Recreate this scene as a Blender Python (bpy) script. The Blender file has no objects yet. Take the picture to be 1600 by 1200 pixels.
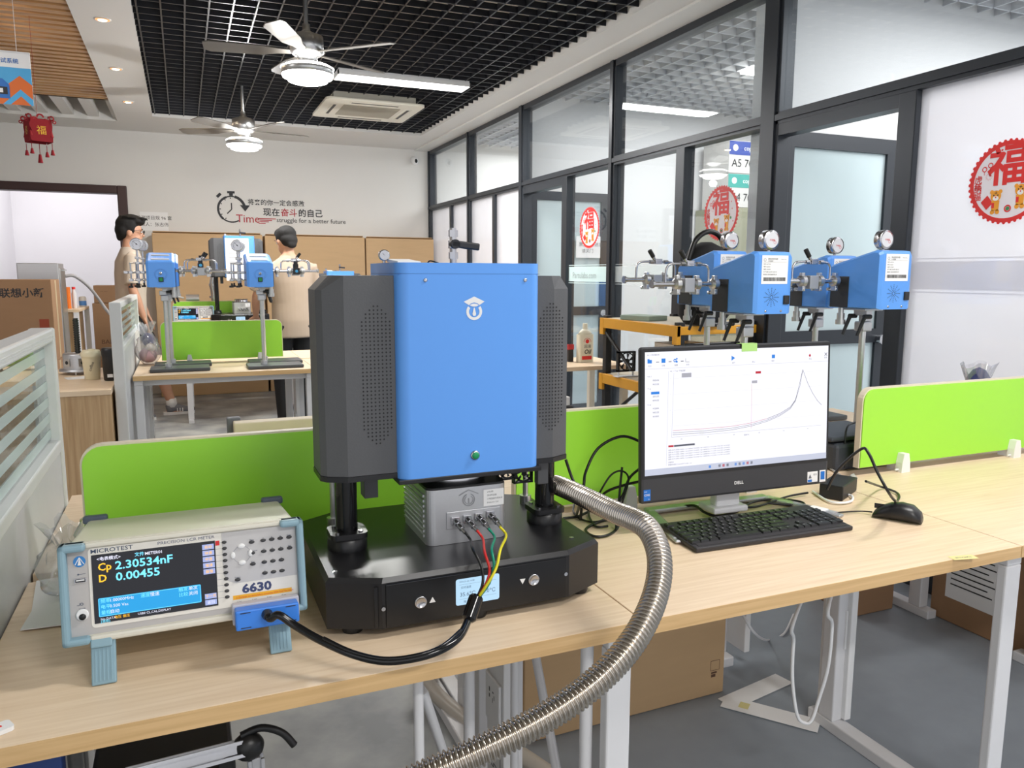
import bpy, bmesh, math, random
from mathutils import Vector, Matrix, Euler
R_=math.radians; PI=math.pi; rnd=random.Random(7)
SC=bpy.context.scene; COL=SC.collection
# ---------------------------------------------------------------- camera
F=1210.0
def _v(u,v):
    a=Vector((u-800,-(v-600),-F)); a.normalize(); return a
_Y=_v(285,426); _X=_v(3700,436); _X=(_X-_Y*_X.dot(_Y)).normalized(); _Z=_X.cross(_Y)
RM=Matrix((_X,_Y,_Z)); CAM=Vector((0,0,1.35))
cam=bpy.data.cameras.new('camera'); cam.sensor_width=36; cam.lens=F/1600*36; cam.clip_start=.05; cam.clip_end=100
co=bpy.data.objects.new('camera',cam); COL.objects.link(co); co.matrix_world=Matrix.Translation(CAM)@RM.to_4x4(); SC.camera=co
def pt(u,v,d):                     # point of the room seen at u,v at forward distance d (survey helper)
    return CAM+RM@(Vector(((u-800)/F,-(v-600)/F,-1))*d)
# ---------------------------------------------------------------- world, exposure
w=bpy.data.worlds.new('world'); SC.world=w; w.use_nodes=True
w.node_tree.nodes['Background'].inputs[0].default_value=(.96,.97,1,1); w.node_tree.nodes['Background'].inputs[1].default_value=.82
SC.view_settings.view_transform='Standard'; SC.view_settings.look='None'; SC.view_settings.gamma=1; SC.view_settings.exposure=0.34
try: SC.view_settings.use_curve_mapping=False
except Exception: pass
SC.cycles.max_bounces=8; SC.cycles.transparent_max_bounces=12; SC.cycles.use_denoising=True; SC.cycles.sample_clamp_indirect=6
def area(name,loc,sx,sy,power,col=(1,1,1),rot=(0,0,0)):
    l=bpy.data.lights.new(name,'AREA'); l.shape='RECTANGLE'; l.size=sx; l.size_y=sy; l.energy=power; l.color=col
    o=bpy.data.objects.new(name,l); COL.objects.link(o); o.location=loc; o.rotation_euler=rot; return o
# ---------------------------------------------------------------- materials
MC={}
def lin(c): return tuple(((x/255)/12.92 if x/255<=.04045 else (((x/255)+.055)/1.055)**2.4) for x in c)
def mat(name,rgb,rough=.5,metal=0,noise=.04,scale=20,coat=0,emit=0,bump=0,stretch=None,spec=.5,alpha=1,trans=0,rgb2=None):
    if name in MC: return MC[name]
    m=bpy.data.materials.new(name); m.use_nodes=True; nt=m.node_tree; b=nt.nodes['Principled BSDF']; c=lin(rgb)
    tc=nt.nodes.new('ShaderNodeTexCoord'); mp=nt.nodes.new('ShaderNodeMapping'); nz=nt.nodes.new('ShaderNodeTexNoise')
    nt.links.new(tc.outputs['Object'],mp.inputs[0]); nt.links.new(mp.outputs[0],nz.inputs['Vector']); nz.inputs['Scale'].default_value=scale
    nz.inputs['Detail'].default_value=5
    if stretch: mp.inputs['Scale'].default_value=stretch
    cr=nt.nodes.new('ShaderNodeMixRGB'); c2=lin(rgb2) if rgb2 else tuple(max(0,x*(1-noise*2)) for x in c); 
    cr.inputs[1].default_value=(*c,1); cr.inputs[2].default_value=(*c2,1); nt.links.new(nz.outputs['Fac'],cr.inputs[0])
    nt.links.new(cr.outputs[0],b.inputs['Base Color']); b.inputs['Roughness'].default_value=rough; b.inputs['Metallic'].default_value=metal
    b.inputs['Coat Weight'].default_value=coat; b.inputs['Specular IOR Level'].default_value=spec; b.inputs['Alpha'].default_value=alpha; b.inputs['Transmission Weight'].default_value=trans
    if emit:
        nt.links.new(cr.outputs[0],b.inputs['Emission Color']); b.inputs['Emission Strength'].default_value=emit; nt.links.remove(b.inputs['Base Color'].links[0]); b.inputs['Base Color'].default_value=(c[0]*.12,c[1]*.12,c[2]*.12,1)
    if bump:
        bp=nt.nodes.new('ShaderNodeBump'); bp.inputs['Strength'].default_value=bump; bp.inputs['Distance'].default_value=.002
        nt.links.new(nz.outputs['Fac'],bp.inputs['Height']); nt.links.new(bp.outputs[0],b.inputs['Normal'])
    MC[name]=m; return m
def wood(name,a,b_,scale=6,axis=0,rough=.42):
    if name in MC: return MC[name]
    m=mat(name,a,rough); nt=m.node_tree; mp=[n for n in nt.nodes if n.type=='MAPPING'][0]; nz=[n for n in nt.nodes if n.type=='TEX_NOISE'][0]
    s=[14,14,14]; s[axis]=.7; mp.inputs['Scale'].default_value=s; nz.inputs['Scale'].default_value=scale; nz.inputs['Detail'].default_value=8; nz.inputs['Distortion'].default_value=.6
    mx=[n for n in nt.nodes if n.type=='MIX_RGB'][0]; mx.inputs[1].default_value=(*lin(a),1); mx.inputs[2].default_value=(*lin(b_),1)
    cr=nt.nodes.new('ShaderNodeValToRGB'); cr.color_ramp.elements[0].position=.35; cr.color_ramp.elements[1].position=.68
    nt.links.new(nz.outputs['Fac'],cr.inputs[0]); nt.links.new(cr.outputs[0],mx.inputs[0]); return m
def glassm(name,tint,refl=.10,frost=0,rough=.0):
    if name in MC: return MC[name]
    m=bpy.data.materials.new(name); m.use_nodes=True; nt=m.node_tree; nt.nodes.clear()
    out=nt.nodes.new('ShaderNodeOutputMaterial'); tr=nt.nodes.new('ShaderNodeBsdfTransparent'); tr.inputs[0].default_value=(*tint,1)
    gl=nt.nodes.new('ShaderNodeBsdfGlossy'); gl.inputs['Roughness'].default_value=rough; lw=nt.nodes.new('ShaderNodeLayerWeight'); fr=nt.nodes.new('ShaderNodeMath'); fr.operation='POWER'; fr.inputs[1].default_value=5; nt.links.new(lw.outputs['Facing'],fr.inputs[0])
    nz=nt.nodes.new('ShaderNodeTexNoise'); nz.inputs['Scale'].default_value=3
    mth=nt.nodes.new('ShaderNodeMath'); mth.operation='MULTIPLY_ADD'; mth.inputs[1].default_value=.85; mth.inputs[2].default_value=refl; mth.use_clamp=True
    nt.links.new(fr.outputs[0],mth.inputs[0]); mx=nt.nodes.new('ShaderNodeMixShader'); nt.links.new(mth.outputs[0],mx.inputs[0])
    base=tr.outputs[0]
    if frost:
        df=nt.nodes.new('ShaderNodeBsdfDiffuse'); tl=nt.nodes.new('ShaderNodeBsdfTranslucent'); a=nt.nodes.new('ShaderNodeAddShader')
        df.inputs[0].default_value=(tint[0]*.6,tint[1]*.6,tint[2]*.6,1); tl.inputs[0].default_value=(tint[0]*.38,tint[1]*.38,tint[2]*.38,1)
        nt.links.new(df.outputs[0],a.inputs[0]); nt.links.new(tl.outputs[0],a.inputs[1]); m2=nt.nodes.new('ShaderNodeMixShader'); m2.inputs[0].default_value=frost
        f2=nt.nodes.new('ShaderNodeMath'); f2.operation='MULTIPLY_ADD'; f2.inputs[1].default_value=.08; f2.inputs[2].default_value=frost-.04; f2.use_clamp=True
        nt.links.new(nz.outputs['Fac'],f2.inputs[0]); nt.links.new(f2.outputs[0],m2.inputs[0])
        nt.links.new(base,m2.inputs[1]); nt.links.new(a.outputs[0],m2.inputs[2]); base=m2.outputs[0]
    nt.links.new(base,mx.inputs[1]); nt.links.new(gl.outputs[0],mx.inputs[2]); nt.links.new(mx.outputs[0],out.inputs[0]); MC[name]=m; return m
M_wall=mat('wall_paint',(226,224,220),.7,noise=.02,scale=3)
M_wall2=mat('office_wall_paint',(232,232,232),.7,noise=.02,scale=2)
M_corr=mat('corridor_paint',(240,238,241),.7,noise=.02,scale=2)
M_soff=mat('soffit_paint',(226,224,220),.6,noise=.02,scale=3)
M_desk=wood('desk_laminate',(234,211,182),(222,196,164))
M_edge=wood('desk_edge_band',(222,186,134),(204,166,114),axis=0)
M_cab=wood('oak_laminate',(200,168,128),(176,142,102),axis=2,scale=4)
M_green=mat('green_laminate',(160,228,66),.32,noise=.015,scale=4)
M_cream=mat('cream_edge',(226,214,194),.5)
M_blue=mat('blue_enamel',(92,158,240),.36,noise=.01,scale=8,coat=.15)
M_dgrey=mat('charcoal_powder_coat',(84,85,88),.55,noise=.04,scale=300,bump=.15)
M_black=mat('black_anodised',(24,24,27),.34,noise=.05,scale=60)
M_blackg=mat('gloss_black',(14,14,16),.12)
M_blackp=mat('black_plastic',(30,30,32),.45)
M_rubber=mat('black_rubber',(18,18,19),.38)
M_steel=mat('stainless_steel',(200,200,204),.22,1,noise=.06,scale=30)
M_steelr=mat('brushed_steel',(216,216,216),.32,1,noise=.08,scale=80)
M_alu=mat('satin_aluminium',(205,206,210),.42,.85,noise=.03,scale=200)
M_white=mat('white_plastic',(236,236,236),.4,noise=.01)
M_paper=mat('white_paper',(240,240,240),.8,noise=.01)
M_lgrey=mat('pale_grey_steel',(224,224,226),.4,noise=.03)
M_frame=mat('graphite_frame',(52,56,62),.38,.35,noise=.03,scale=30)
M_card=mat('cardboard',(206,172,130),.8,noise=.06,scale=5,stretch=(1,1,6))
M_cardd=mat('brown_cardboard',(160,124,92),.8,noise=.06,scale=5,stretch=(1,1,6))
M_yel=mat('yellow_enamel',(232,164,40),.4)
M_skin=mat('skin',(206,156,128),.5,noise=.06,scale=30)
M_hair=mat('black_hair',(16,14,14),.75,noise=.2,scale=120,stretch=(4,4,1),bump=.5)
M_ink=mat('dark_ink',(40,40,44),.6)
M_inkg=mat('grey_ink',(110,112,118),.6)
M_inkb=mat('blue_grey_ink',(66,82,108),.6)
M_red=mat('red_print',(222,40,38),.5)
M_red2=mat('dark_red_print',(176,40,48),.5)
M_glass=glassm('clear_glass',(.93,.96,.96),.06)
M_glassw=glassm('office_glass',(.96,.98,.99),.065)
M_frost=glassm('frosted_glass',(.86,.97,.96),.05,.72,.2)
M_faint=glassm('faint_band_glass',(.95,.98,.98),.05,.25,.1)
M_frostd=glassm('frosted_door_glass',(.80,.90,.92),.06,.78,.05)
M_film=glassm('milky_film_glass',(.97,.97,1.0),.12,.62,.05)
M_plbag=glassm('clear_plastic_film',(.93,.93,.95),.16,.22,.12)
# ---------------------------------------------------------------- mesh collector
class G:
    def __init__(s): s.v=[]; s.f=[]; s.mi=[]; s.sm=[]; s.M=Matrix.Identity(4); s.m=0; s.smooth=False
    def add(s,vs,fs,sm=None):
        n=len(s.v); M=s.M; s.v.extend([tuple(M@Vector(p)) for p in vs]); s.f.extend([tuple(n+i for i in f) for f in fs])
        s.mi.extend([s.m]*len(fs)); s.sm.extend([s.smooth if sm is None else sm]*len(fs)); return s
    def box(s,x0,x1,y0,y1,z0,z1,b=0,seg=2):
        if b:
            bm=bmesh.new(); bmesh.ops.create_cube(bm,size=1)
            for v in bm.verts: v.co=Vector(((x0+x1)/2+v.co.x*(x1-x0),(y0+y1)/2+v.co.y*(y1-y0),(z0+z1)/2+v.co.z*(z1-z0)))
            bmesh.ops.bevel(bm,geom=bm.edges[:],offset=min(b,.49*min(x1-x0,y1-y0,z1-z0)),segments=seg,profile=.5,affect='EDGES'); s.bm(bm); return s
        return s.add([(x0,y0,z0),(x1,y0,z0),(x1,y1,z0),(x0,y1,z0),(x0,y0,z1),(x1,y0,z1),(x1,y1,z1),(x0,y1,z1)],[(0,3,2,1),(4,5,6,7),(0,1,5,4),(1,2,6,5),(2,3,7,6),(3,0,4,7)],False)
    def bm(s,bm,sm=False):
        bm.verts.index_update(); s.add([v.co[:] for v in bm.verts],[[v.index for v in f.verts] for f in bm.faces],sm); bm.free()
    def cyl(s,a,b,r,r2=None,n=16,cap=True,sm=True):
        a=Vector(a); b=Vector(b); r2=r if r2 is None else r2; d=(b-a).normalized(); t=Vector((0,0,1)) if abs(d.z)<.9 else Vector((1,0,0)); x=d.cross(t).normalized(); y=d.cross(x)
        vs=[]; 
        for c,rr in ((a,r),(b,r2)): vs+=[c+x*math.cos(2*PI*i/n)*rr+y*math.sin(2*PI*i/n)*rr for i in range(n)]
        s.add(vs,[(i,(i+1)%n,n+(i+1)%n,n+i) for i in range(n)],sm)
        if cap: s.add(vs[:n],[tuple(range(n-1,-1,-1))],False); s.add(vs[n:],[tuple(range(n))],False)
        return s
    def lathe(s,pr,n=24,o=(0,0,0),ax='z',sm=True):   # pr: (r,h)
        vs=[]; o=Vector(o)
        for r,h in pr:
            for i in range(n):
                c,q=math.cos(2*PI*i/n)*r,math.sin(2*PI*i/n)*r
                vs.append(o+(Vector((c,q,h)) if ax=='z' else Vector((h,c,q)) if ax=='x' else Vector((q,h,c))))
        fs=[(j*n+i,j*n+(i+1)%n,(j+1)*n+(i+1)%n,(j+1)*n+i) for j in range(len(pr)-1) for i in range(n)]
        s.add(vs,fs,sm)
        for j,rev in ((0,1),(len(pr)-1,0)):
            if pr[j][0]>1e-5: s.add(vs[j*n:(j+1)*n],[tuple(range(n-1,-1,-1)) if rev else tuple(range(n))],False)
        return s
    def prism(s,poly,h0,h1,ax='z',sm=False):      # polygon extruded along an axis
        n=len(poly)
        def P(a,b,h): return (a,b,h) if ax=='z' else (a,h,b) if ax=='y' else (h,a,b)
        vs=[P(a,b,h0) for a,b in poly]+[P(a,b,h1) for a,b in poly]
        s.add(vs,[tuple(range(n-1,-1,-1)),tuple(range(n,2*n))],False); s.add(vs,[(i,(i+1)%n,n+(i+1)%n,n+i) for i in range(n)],sm); return s
    def tube(s,pts,r,n=10,sub=6,cap=True,closed=False):
        P=[Vector(p) for p in pts]; N=len(P); Q=[]
        if sub>1 and N>2:
            for i in range(N-1):
                p0=P[max(i-1,0)]; p1=P[i]; p2=P[i+1]; p3=P[min(i+2,N-1)]
                for k in range(sub):
                    t=k/sub; Q.append((.5*((2*p1)+(p2-p0)*t+(2*p0-5*p1+4*p2-p3)*t*t+(3*p1-p0-3*p2+p3)*t**3),(i+t)/(N-1)))
            Q.append((P[-1],1))
        else: Q=[(p,i/max(1,N-1)) for i,p in enumerate(P)]
        d=(Q[1][0]-Q[0][0]).normalized(); t=Vector((0,0,1)) if abs(d.z)<.9 else Vector((1,0,0)); x=d.cross(t).normalized(); vs=[]; L=0
        for i,(p,tt) in enumerate(Q):
            dd=(Q[min(i+1,len(Q)-1)][0]-Q[max(i-1,0)][0]).normalized(); x=(x-dd*x.dot(dd)).normalized(); y=dd.cross(x)
            rr=r(tt,i) if callable(r) else r
            vs+=[p+x*math.cos(2*PI*k/n)*rr+y*math.sin(2*PI*k/n)*rr for k in range(n)]
        m=len(Q); s.add(vs,[(j*n+k,j*n+(k+1)%n,(j+1)*n+(k+1)%n,(j+1)*n+k) for j in range(m-1) for k in range(n)],True)
        if cap: s.add(vs[:n],[tuple(range(n-1,-1,-1))],False); s.add(vs[-n:],[tuple(range(n))],False)
        return s
    def ell(s,c,r,n=16,m=10,rot=None):
        c=Vector(c); vs=[]; E=rot or Matrix.Identity(3)
        for j in range(1,m):
            a=PI*j/m
            for i in range(n): b=2*PI*i/n; vs.append(c+E@Vector((r[0]*math.sin(a)*math.cos(b),r[1]*math.sin(a)*math.sin(b),r[2]*math.cos(a))))
        k=len(vs); vs+=[c+E@Vector((0,0,r[2])),c+E@Vector((0,0,-r[2]))]
        fs=[(j*n+i,(j+1)*n+i,(j+1)*n+(i+1)%n,j*n+(i+1)%n) for j in range(m-2) for i in range(n)]
        fs+=[(i,(i+1)%n,k) for i in range(n)]+[((m-2)*n+(i+1)%n,(m-2)*n+i,k+1) for i in range(n)]; s.add(vs,fs,True); return s
    def loft(s,rings,n=20):     # (center, rx, ry[, tilt dir])
        vs=[]; P=[Vector(r[0]) for r in rings]
        for i,r in enumerate(rings):
            d=(P[min(i+1,len(P)-1)]-P[max(i-1,0)]).normalized()
            if len(r)>3: d=Vector(r[3]).normalized()
            x=Vector((1,0,0)) if abs(d.x)<.8 else Vector((0,1,0)); x=(x-d*x.dot(d)).normalized(); y=d.cross(x)
            vs+=[P[i]+x*math.cos(2*PI*k/n)*r[1]+y*math.sin(2*PI*k/n)*r[2] for k in range(n)]
        m=len(rings); s.add(vs,[(j*n+k,j*n+(k+1)%n,(j+1)*n+(k+1)%n,(j+1)*n+k) for j in range(m-1) for k in range(n)]+[tuple(range(n-1,-1,-1)),tuple(range((m-1)*n,m*n))],True); return s
    # flat marks in the local x,z plane at y=-e (seen from -y); use s.M to place
    def rect(s,x0,x1,z0,z1,e=0): return s.add([(x0,-e,z0),(x1,-e,z0),(x1,-e,z1),(x0,-e,z1)],[(0,1,2,3)],False)
    def disc(s,x,z,r,e=0,rz=None,n=20): rz=rz or r; return s.add([(x+r*math.cos(2*PI*i/n),-e,z+rz*math.sin(2*PI*i/n)) for i in range(n)],[tuple(range(n))],False)
    def ring(s,x,z,r0,r1,e=0,n=32,a0=0,a1=2*PI,k=1):
        m=n+1; vs=[(x+r*math.cos(a0+(a1-a0)*i/n)*k,-e,z+r*math.sin(a0+(a1-a0)*i/n)) for r in (r0,r1) for i in range(m)]
        return s.add(vs,[(i,m+i,m+i+1,i+1) for i in range(n)],False)
    def poly(s,p,e=0): return s.add([(a,-e,b) for a,b in p],[tuple(range(len(p)))],False)
    def line(s,p,wd,e=0):
        for (a,b),(c,d) in zip(p[:-1],p[1:]):
            l=math.hypot(c-a,d-b) or 1; nx,nz=-(d-b)/l*wd/2,(c-a)/l*wd/2; s.poly([(a-nx,b-nz),(c-nx,d-nz),(c+nx,d+nz),(a+nx,b+nz)],e)
        return s
    def text(s,x,z,t,h,e=0,al='l',sx=1,bold=0,shear=0):
        vs,fs,wd=glyphs(t,bold); k=h/.72; x-= (wd*k*sx*(.5 if al=='c' else 1 if al=='r' else 0))
        s.add([(x+a*k*sx+b*k*shear,-e,z+b*k) for a,b in vs],fs,False); return wd*k*sx
TC={}
def glyphs(t,bold=0):
    if (t,bold) in TC: return TC[(t,bold)]
    cu=bpy.data.curves.new('t','FONT'); cu.body=t; cu.resolution_u=2; cu.offset=bold; o=bpy.data.objects.new('t',cu); COL.objects.link(o)
    dg=bpy.context.evaluated_depsgraph_get(); dg.update(); m=bpy.data.meshes.new_from_object(o.evaluated_get(dg))
    r=([(v.co.x,v.co.y) for v in m.vertices],[tuple(p.vertices) for p in m.polygons],max([v.co.x for v in m.vertices] or [0]))
    bpy.data.objects.remove(o); bpy.data.curves.remove(cu); bpy.data.meshes.remove(m); TC[(t,bold)]=r; return r
def obj(name,g,mats,parent=None,world=False,label=None,sub=0,remesh=0,smooth=0,kind=None):
    me=bpy.data.meshes.new(name); me.from_pydata(g.v,[],g.f); mats=mats if isinstance(mats,(list,tuple)) else [mats]
    for m in mats: me.materials.append(m)
    me.polygons.foreach_set('material_index',[min(i,len(mats)-1) for i in g.mi]); me.polygons.foreach_set('use_smooth',g.sm); me.update()
    o=bpy.data.objects.new(name,me); COL.objects.link(o)
    if remesh:
        md=o.modifiers.new('r','REMESH'); md.mode='VOXEL'; md.voxel_size=remesh; md.use_smooth_shade=True
        if smooth: sm=o.modifiers.new('s','SMOOTH'); sm.factor=.5; sm.iterations=smooth
        dg=bpy.context.evaluated_depsgraph_get(); dg.update(); m2=bpy.data.meshes.new_from_object(o.evaluated_get(dg)); o.modifiers.clear(); o.data=m2; bpy.data.meshes.remove(me); me=m2; me.name=name
        me.polygons.foreach_set('use_smooth',[True]*len(me.polygons))
    if parent:
        o.parent=parent
        if world: me.transform(wm(parent).inverted())
    if label: o['label']=label
    if kind: o['kind']=kind
    return o
def wm(o):
    m=o.matrix_basis.copy(); return wm(o.parent)@m if o.parent else m
def tag(o,label,cat,group=None,kind=None):
    o['label']=label; o['category']=cat
    if group: o['group']=group
    if kind: o['kind']=kind
    return o
def thing(name,label,cat,loc=(0,0,0),rot=(0,0,0),group=None):
    o=bpy.data.objects.new(name,None); o.empty_display_size=.05; COL.objects.link(o); o.location=loc; o.rotation_euler=rot if isinstance(rot,tuple) else (0,0,rot); return tag(o,label,cat,group)
def struct(name,g,m): o=obj(name,g,m); o['kind']='structure'; return o
def kids(o): return [c for c in bpy.data.objects if c.parent==o]
def dup(o,loc,rot=None,label=None,group=None):
    r=o.copy(); COL.objects.link(r); r.location=loc
    if rot is not None: r.rotation_euler=(0,0,rot)
    if label: r['label']=label
    if group: r['group']=group
    for c in kids(o):
        d=c.copy(); COL.objects.link(d); d.parent=r
        for c2 in kids(c): e=c2.copy(); COL.objects.link(e); e.parent=d
    return r
def T(x,y,z): return Matrix.Translation((x,y,z))
def RZ(a): return Matrix.Rotation(a,4,'Z')
def RX(a): return Matrix.Rotation(a,4,'X')
def RY(a): return Matrix.Rotation(a,4,'Y')
def rpoly(x0,x1,y0,y1,r,n=6,which=(1,1,1,1)):  # corners: ll, lr, ur, ul
    out=[]
    for k,(cx,cy,a) in enumerate(((x0,y0,180),(x1,y0,270),(x1,y1,0),(x0,y1,90))):
        if not which[k]: out.append((cx,cy)); continue
        ox=cx+(r if cx==x0 else -r); oy=cy+(r if cy==y0 else -r)
        out+=[(ox+r*math.cos(R_(a+90*i/n)),oy+r*math.sin(R_(a+90*i/n))) for i in range(n+1)]
    return out
def onY(u,v,y):
    r=RM@Vector(((u-800)/F,-(v-600)/F,-1)); return CAM+r*(y/r.y)
def onX(u,v,x):
    r=RM@Vector(((u-800)/F,-(v-600)/F,-1)); return CAM+r*(x/r.x)
def onZ(u,v,z):
    r=RM@Vector(((u-800)/F,-(v-600)/F,-1)); return CAM+r*((z-1.35)/r.z)
# ================================================================ room shell
g=G(); g.box(-4.5,7.2,-2.5,12.3,-.1,0)
mf=mat('floor_vinyl',(150,158,167),.5,noise=.08,scale=14,bump=.1)
nt=mf.node_tree; bs=nt.nodes['Principled BSDF']; mx=[n for n in nt.nodes if n.type=='MIX_RGB'][0]
tcn=[n for n in nt.nodes if n.type=='TEX_COORD'][0]; sx=nt.nodes.new('ShaderNodeSeparateXYZ'); nt.links.new(tcn.outputs['Object'],sx.inputs[0])
n1=nt.nodes.new('ShaderNodeTexNoise'); n1.inputs['Scale'].default_value=3.5; n1.inputs['Detail'].default_value=9; nt.links.new(tcn.outputs['Object'],n1.inputs['Vector'])
cr=nt.nodes.new('ShaderNodeValToRGB'); e=cr.color_ramp.elements; e[0].position=.33; e[0].color=(*lin((112,116,120)),1); e[1].position=.7; e[1].color=(*lin((176,178,174)),1); nt.links.new(n1.outputs['Fac'],cr.inputs[0])
ma=nt.nodes.new('ShaderNodeMapRange'); ma.inputs[1].default_value=.62; ma.inputs[2].default_value=.95; ma.inputs[3].default_value=0; ma.inputs[4].default_value=1; nt.links.new(sx.outputs[0],ma.inputs[0])
m2=nt.nodes.new('ShaderNodeMixRGB'); nt.links.new(ma.outputs[0],m2.inputs[0]); nt.links.new(cr.outputs[0],m2.inputs[1]); nt.links.new(mx.outputs[0],m2.inputs[2]); nt.links.new(m2.outputs[0],bs.inputs['Base Color'])
struct('floor',g,mf)
# back wall with doorway x<-.51 (opening -2.2..-.58, z<2.19)
g=G(); g.box(-.56,7.2,9.5,9.62,0,3.5); g.box(-2.35,-.56,9.5,9.62,2.22,3.5); g.box(-4.5,-2.35,9.5,9.62,0,3.5); struct('wall_back',g,M_wall)
M_dwood=mat('dark_red_wood',(62,34,32),.45,noise=.15,scale=8,stretch=(1,1,.2))
g=G(); g.box(-.60,-.505,9.46,9.63,0,2.27,.008); g.box(-2.4,-.6,9.46,9.63,2.185,2.27,.008); g.box(-2.4,-2.31,9.46,9.63,0,2.19,.008); struct('door_3',g,M_dwood)
g=G(); g.box(-4.5,1.5,12.1,12.2,0,3.4); struct('wall_corridor_back',g,M_corr)
g=G(); g.box(-2.12,-2.02,9.63,12.1,0,3.4); g.box(.6,.7,9.63,12.1,0,3.4); struct('wall_corridor_side',g,M_corr)
g=G(); g.box(-2.5,.6,9.62,12.1,3.2,3.3); struct('ceiling_corridor',g,M_corr)
g=G(); g.box(-2.45,.6,12.07,12.1,0,.12); struct('baseboard_corridor',g,M_dwood)
g=G(); g.box(-4.6,-4.5,-2.5,12.3,0,3.5); 
struct('wall_left',g,M_wall)
# slab, soffits
g=G(); g.box(-4.5,7.2,-2.5,9.6,3.35,3.45); struct('ceiling',g,mat('slab_paint',(224,214,198),.8,noise=.05,scale=4))
g=G(); g.box(-.52,-.19,-2.5,9.5,2.85,3.35); g.box(-.19,2.5,8.55,9.5,2.85,3.35); g.box(2.5,2.96,-2.5,9.5,2.85,3.35); g.box(2.70,2.96,-2.5,9.5,2.835,2.85); g.box(-4.5,-.52,8.95,9.5,2.85,3.35)
struct('trim_1',g,M_soff)
# open cell grid
g=G(); zt=2.908; z0=2.872
x=-.166
while x<2.5: g.box(x-.0045,x+.0045,-2.4,8.55,z0,zt); x+=.1295
y=.4
while y<8.55: g.box(-.19,2.5,y-.0045,y+.0045,z0,zt); y+=.1265
M_grid=mat('grid_black_metal',(40,42,48),.35,.3,noise=.05)
struct('trim_2',g,M_grid)
# wooden slats, left
g=G(); y=2.2
while y<7.95: g.box(-4.4,-.525,y,y+.062,2.86,2.93); y+=.108
struct('trim_3',g,wood('slat_wood',(200,156,106),(164,120,74),axis=0,scale=3))
g=G(); x=-4.3
while x<-.55: g.box(x,x+.10,7.98,8.95,2.88,2.95); x+=.22
g.box(-4.4,-.52,7.95,7.985,2.86,2.97); struct('trim_4',g,M_soff)
g=G(); g.box(-4.4,-.52,1.9,8.95,3.22,3.24); struct('ceiling_left_backing',g,mat('backing_brown',(96,70,48),.8))
# ---------------------------------------------------------------- lamps
M_lamp=mat('lamp_diffuser',(255,253,248),.5,noise=0,emit=9)
def panel(x,y,label,grp='rectangular ceiling light panels'):
    t=thing('ceiling_light',label,'ceiling light',(x,y,2.83),group=grp)
    g=G(); g.box(-.52,.52,-.1,.1,.012,.05,.004); g.box(-.53,.53,-.108,-.1,0,.03); g.box(-.53,.53,.1,.108,0,.03); g.box(-.53,-.52,-.108,.108,0,.03); g.box(.52,.53,-.108,.108,0,.03); obj('frame',g,M_white,t)
    g=G(); g.box(-.515,.515,-.095,.095,.004,.0115); obj('diffuser',g,M_lamp,t); return t
panel(1.68,6.21,'long glowing rectangular light panel in the black ceiling grid beside the air conditioner')
panel(1.95,.75,'added unseen rectangular light panel in the black ceiling grid above the near desks')  # added panel out of view, brightens the front faces
panel(1.0,-1.2,'added unseen rectangular light panel in the black ceiling grid behind the viewer')  # another added panel, unseen, fills from behind the camera
area('ceiling_light_glow',(1.68,6.21,2.82),1.0,.19,62,(1,.98,.95)); area('ceiling_light_glow',(1.95,.75,2.82),1.0,.19,30,(1,.98,.95)); area('ceiling_light_glow',(1.0,-1.2,2.82),1.0,.19,34,(1,.98,.95))  # first lights the visible panel, the other two serve the added ones
for i,(x,y,l) in enumerate(((-.362,5.465,'warm recessed spotlight in the white soffit, nearest of the three'),(-.377,6.697,'warm recessed spotlight in the white soffit, middle of the three'),(-.366,7.921,'warm recessed spotlight in the white soffit, farthest of the three'))):
    t=thing('downlight',l,'spotlight',(x,y,2.85),group='recessed soffit spotlights')
    g=G(); g.lathe([(.032,0),(.046,-.004),(.048,0)],24); obj('trim_ring',g,M_white,t); g=G(); g.lathe([(.026,-.0062),(.020,-.009),(0,-.010)],20); obj('lens',g,mat('warm_lamp',(255,240,214),.5,noise=0,emit=7),t); g=G(); g.lathe([(.026,-.0058),(.040,-.0048)],24); obj('warm_glow_ring',g,mat('warm_glow_ring',(255,176,110),.5,noise=0,emit=1.0),t)  # emissive orange ring paints the warm glow fringe around the lens
    area('spot_glow',(x,y,2.84),.05,.05,3,(1,.75,.5))
# light strips above the slats seen through the gaps
g=G(); g.box(-.93,-.80,5.35,6.2,3.0,3.02); o=obj('ceiling_light',g,mat('cool_lamp',(240,240,255),.5,noise=0,emit=5)); tag(o,'light panel glimpsed above the wooden ceiling slats','ceiling light')
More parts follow.
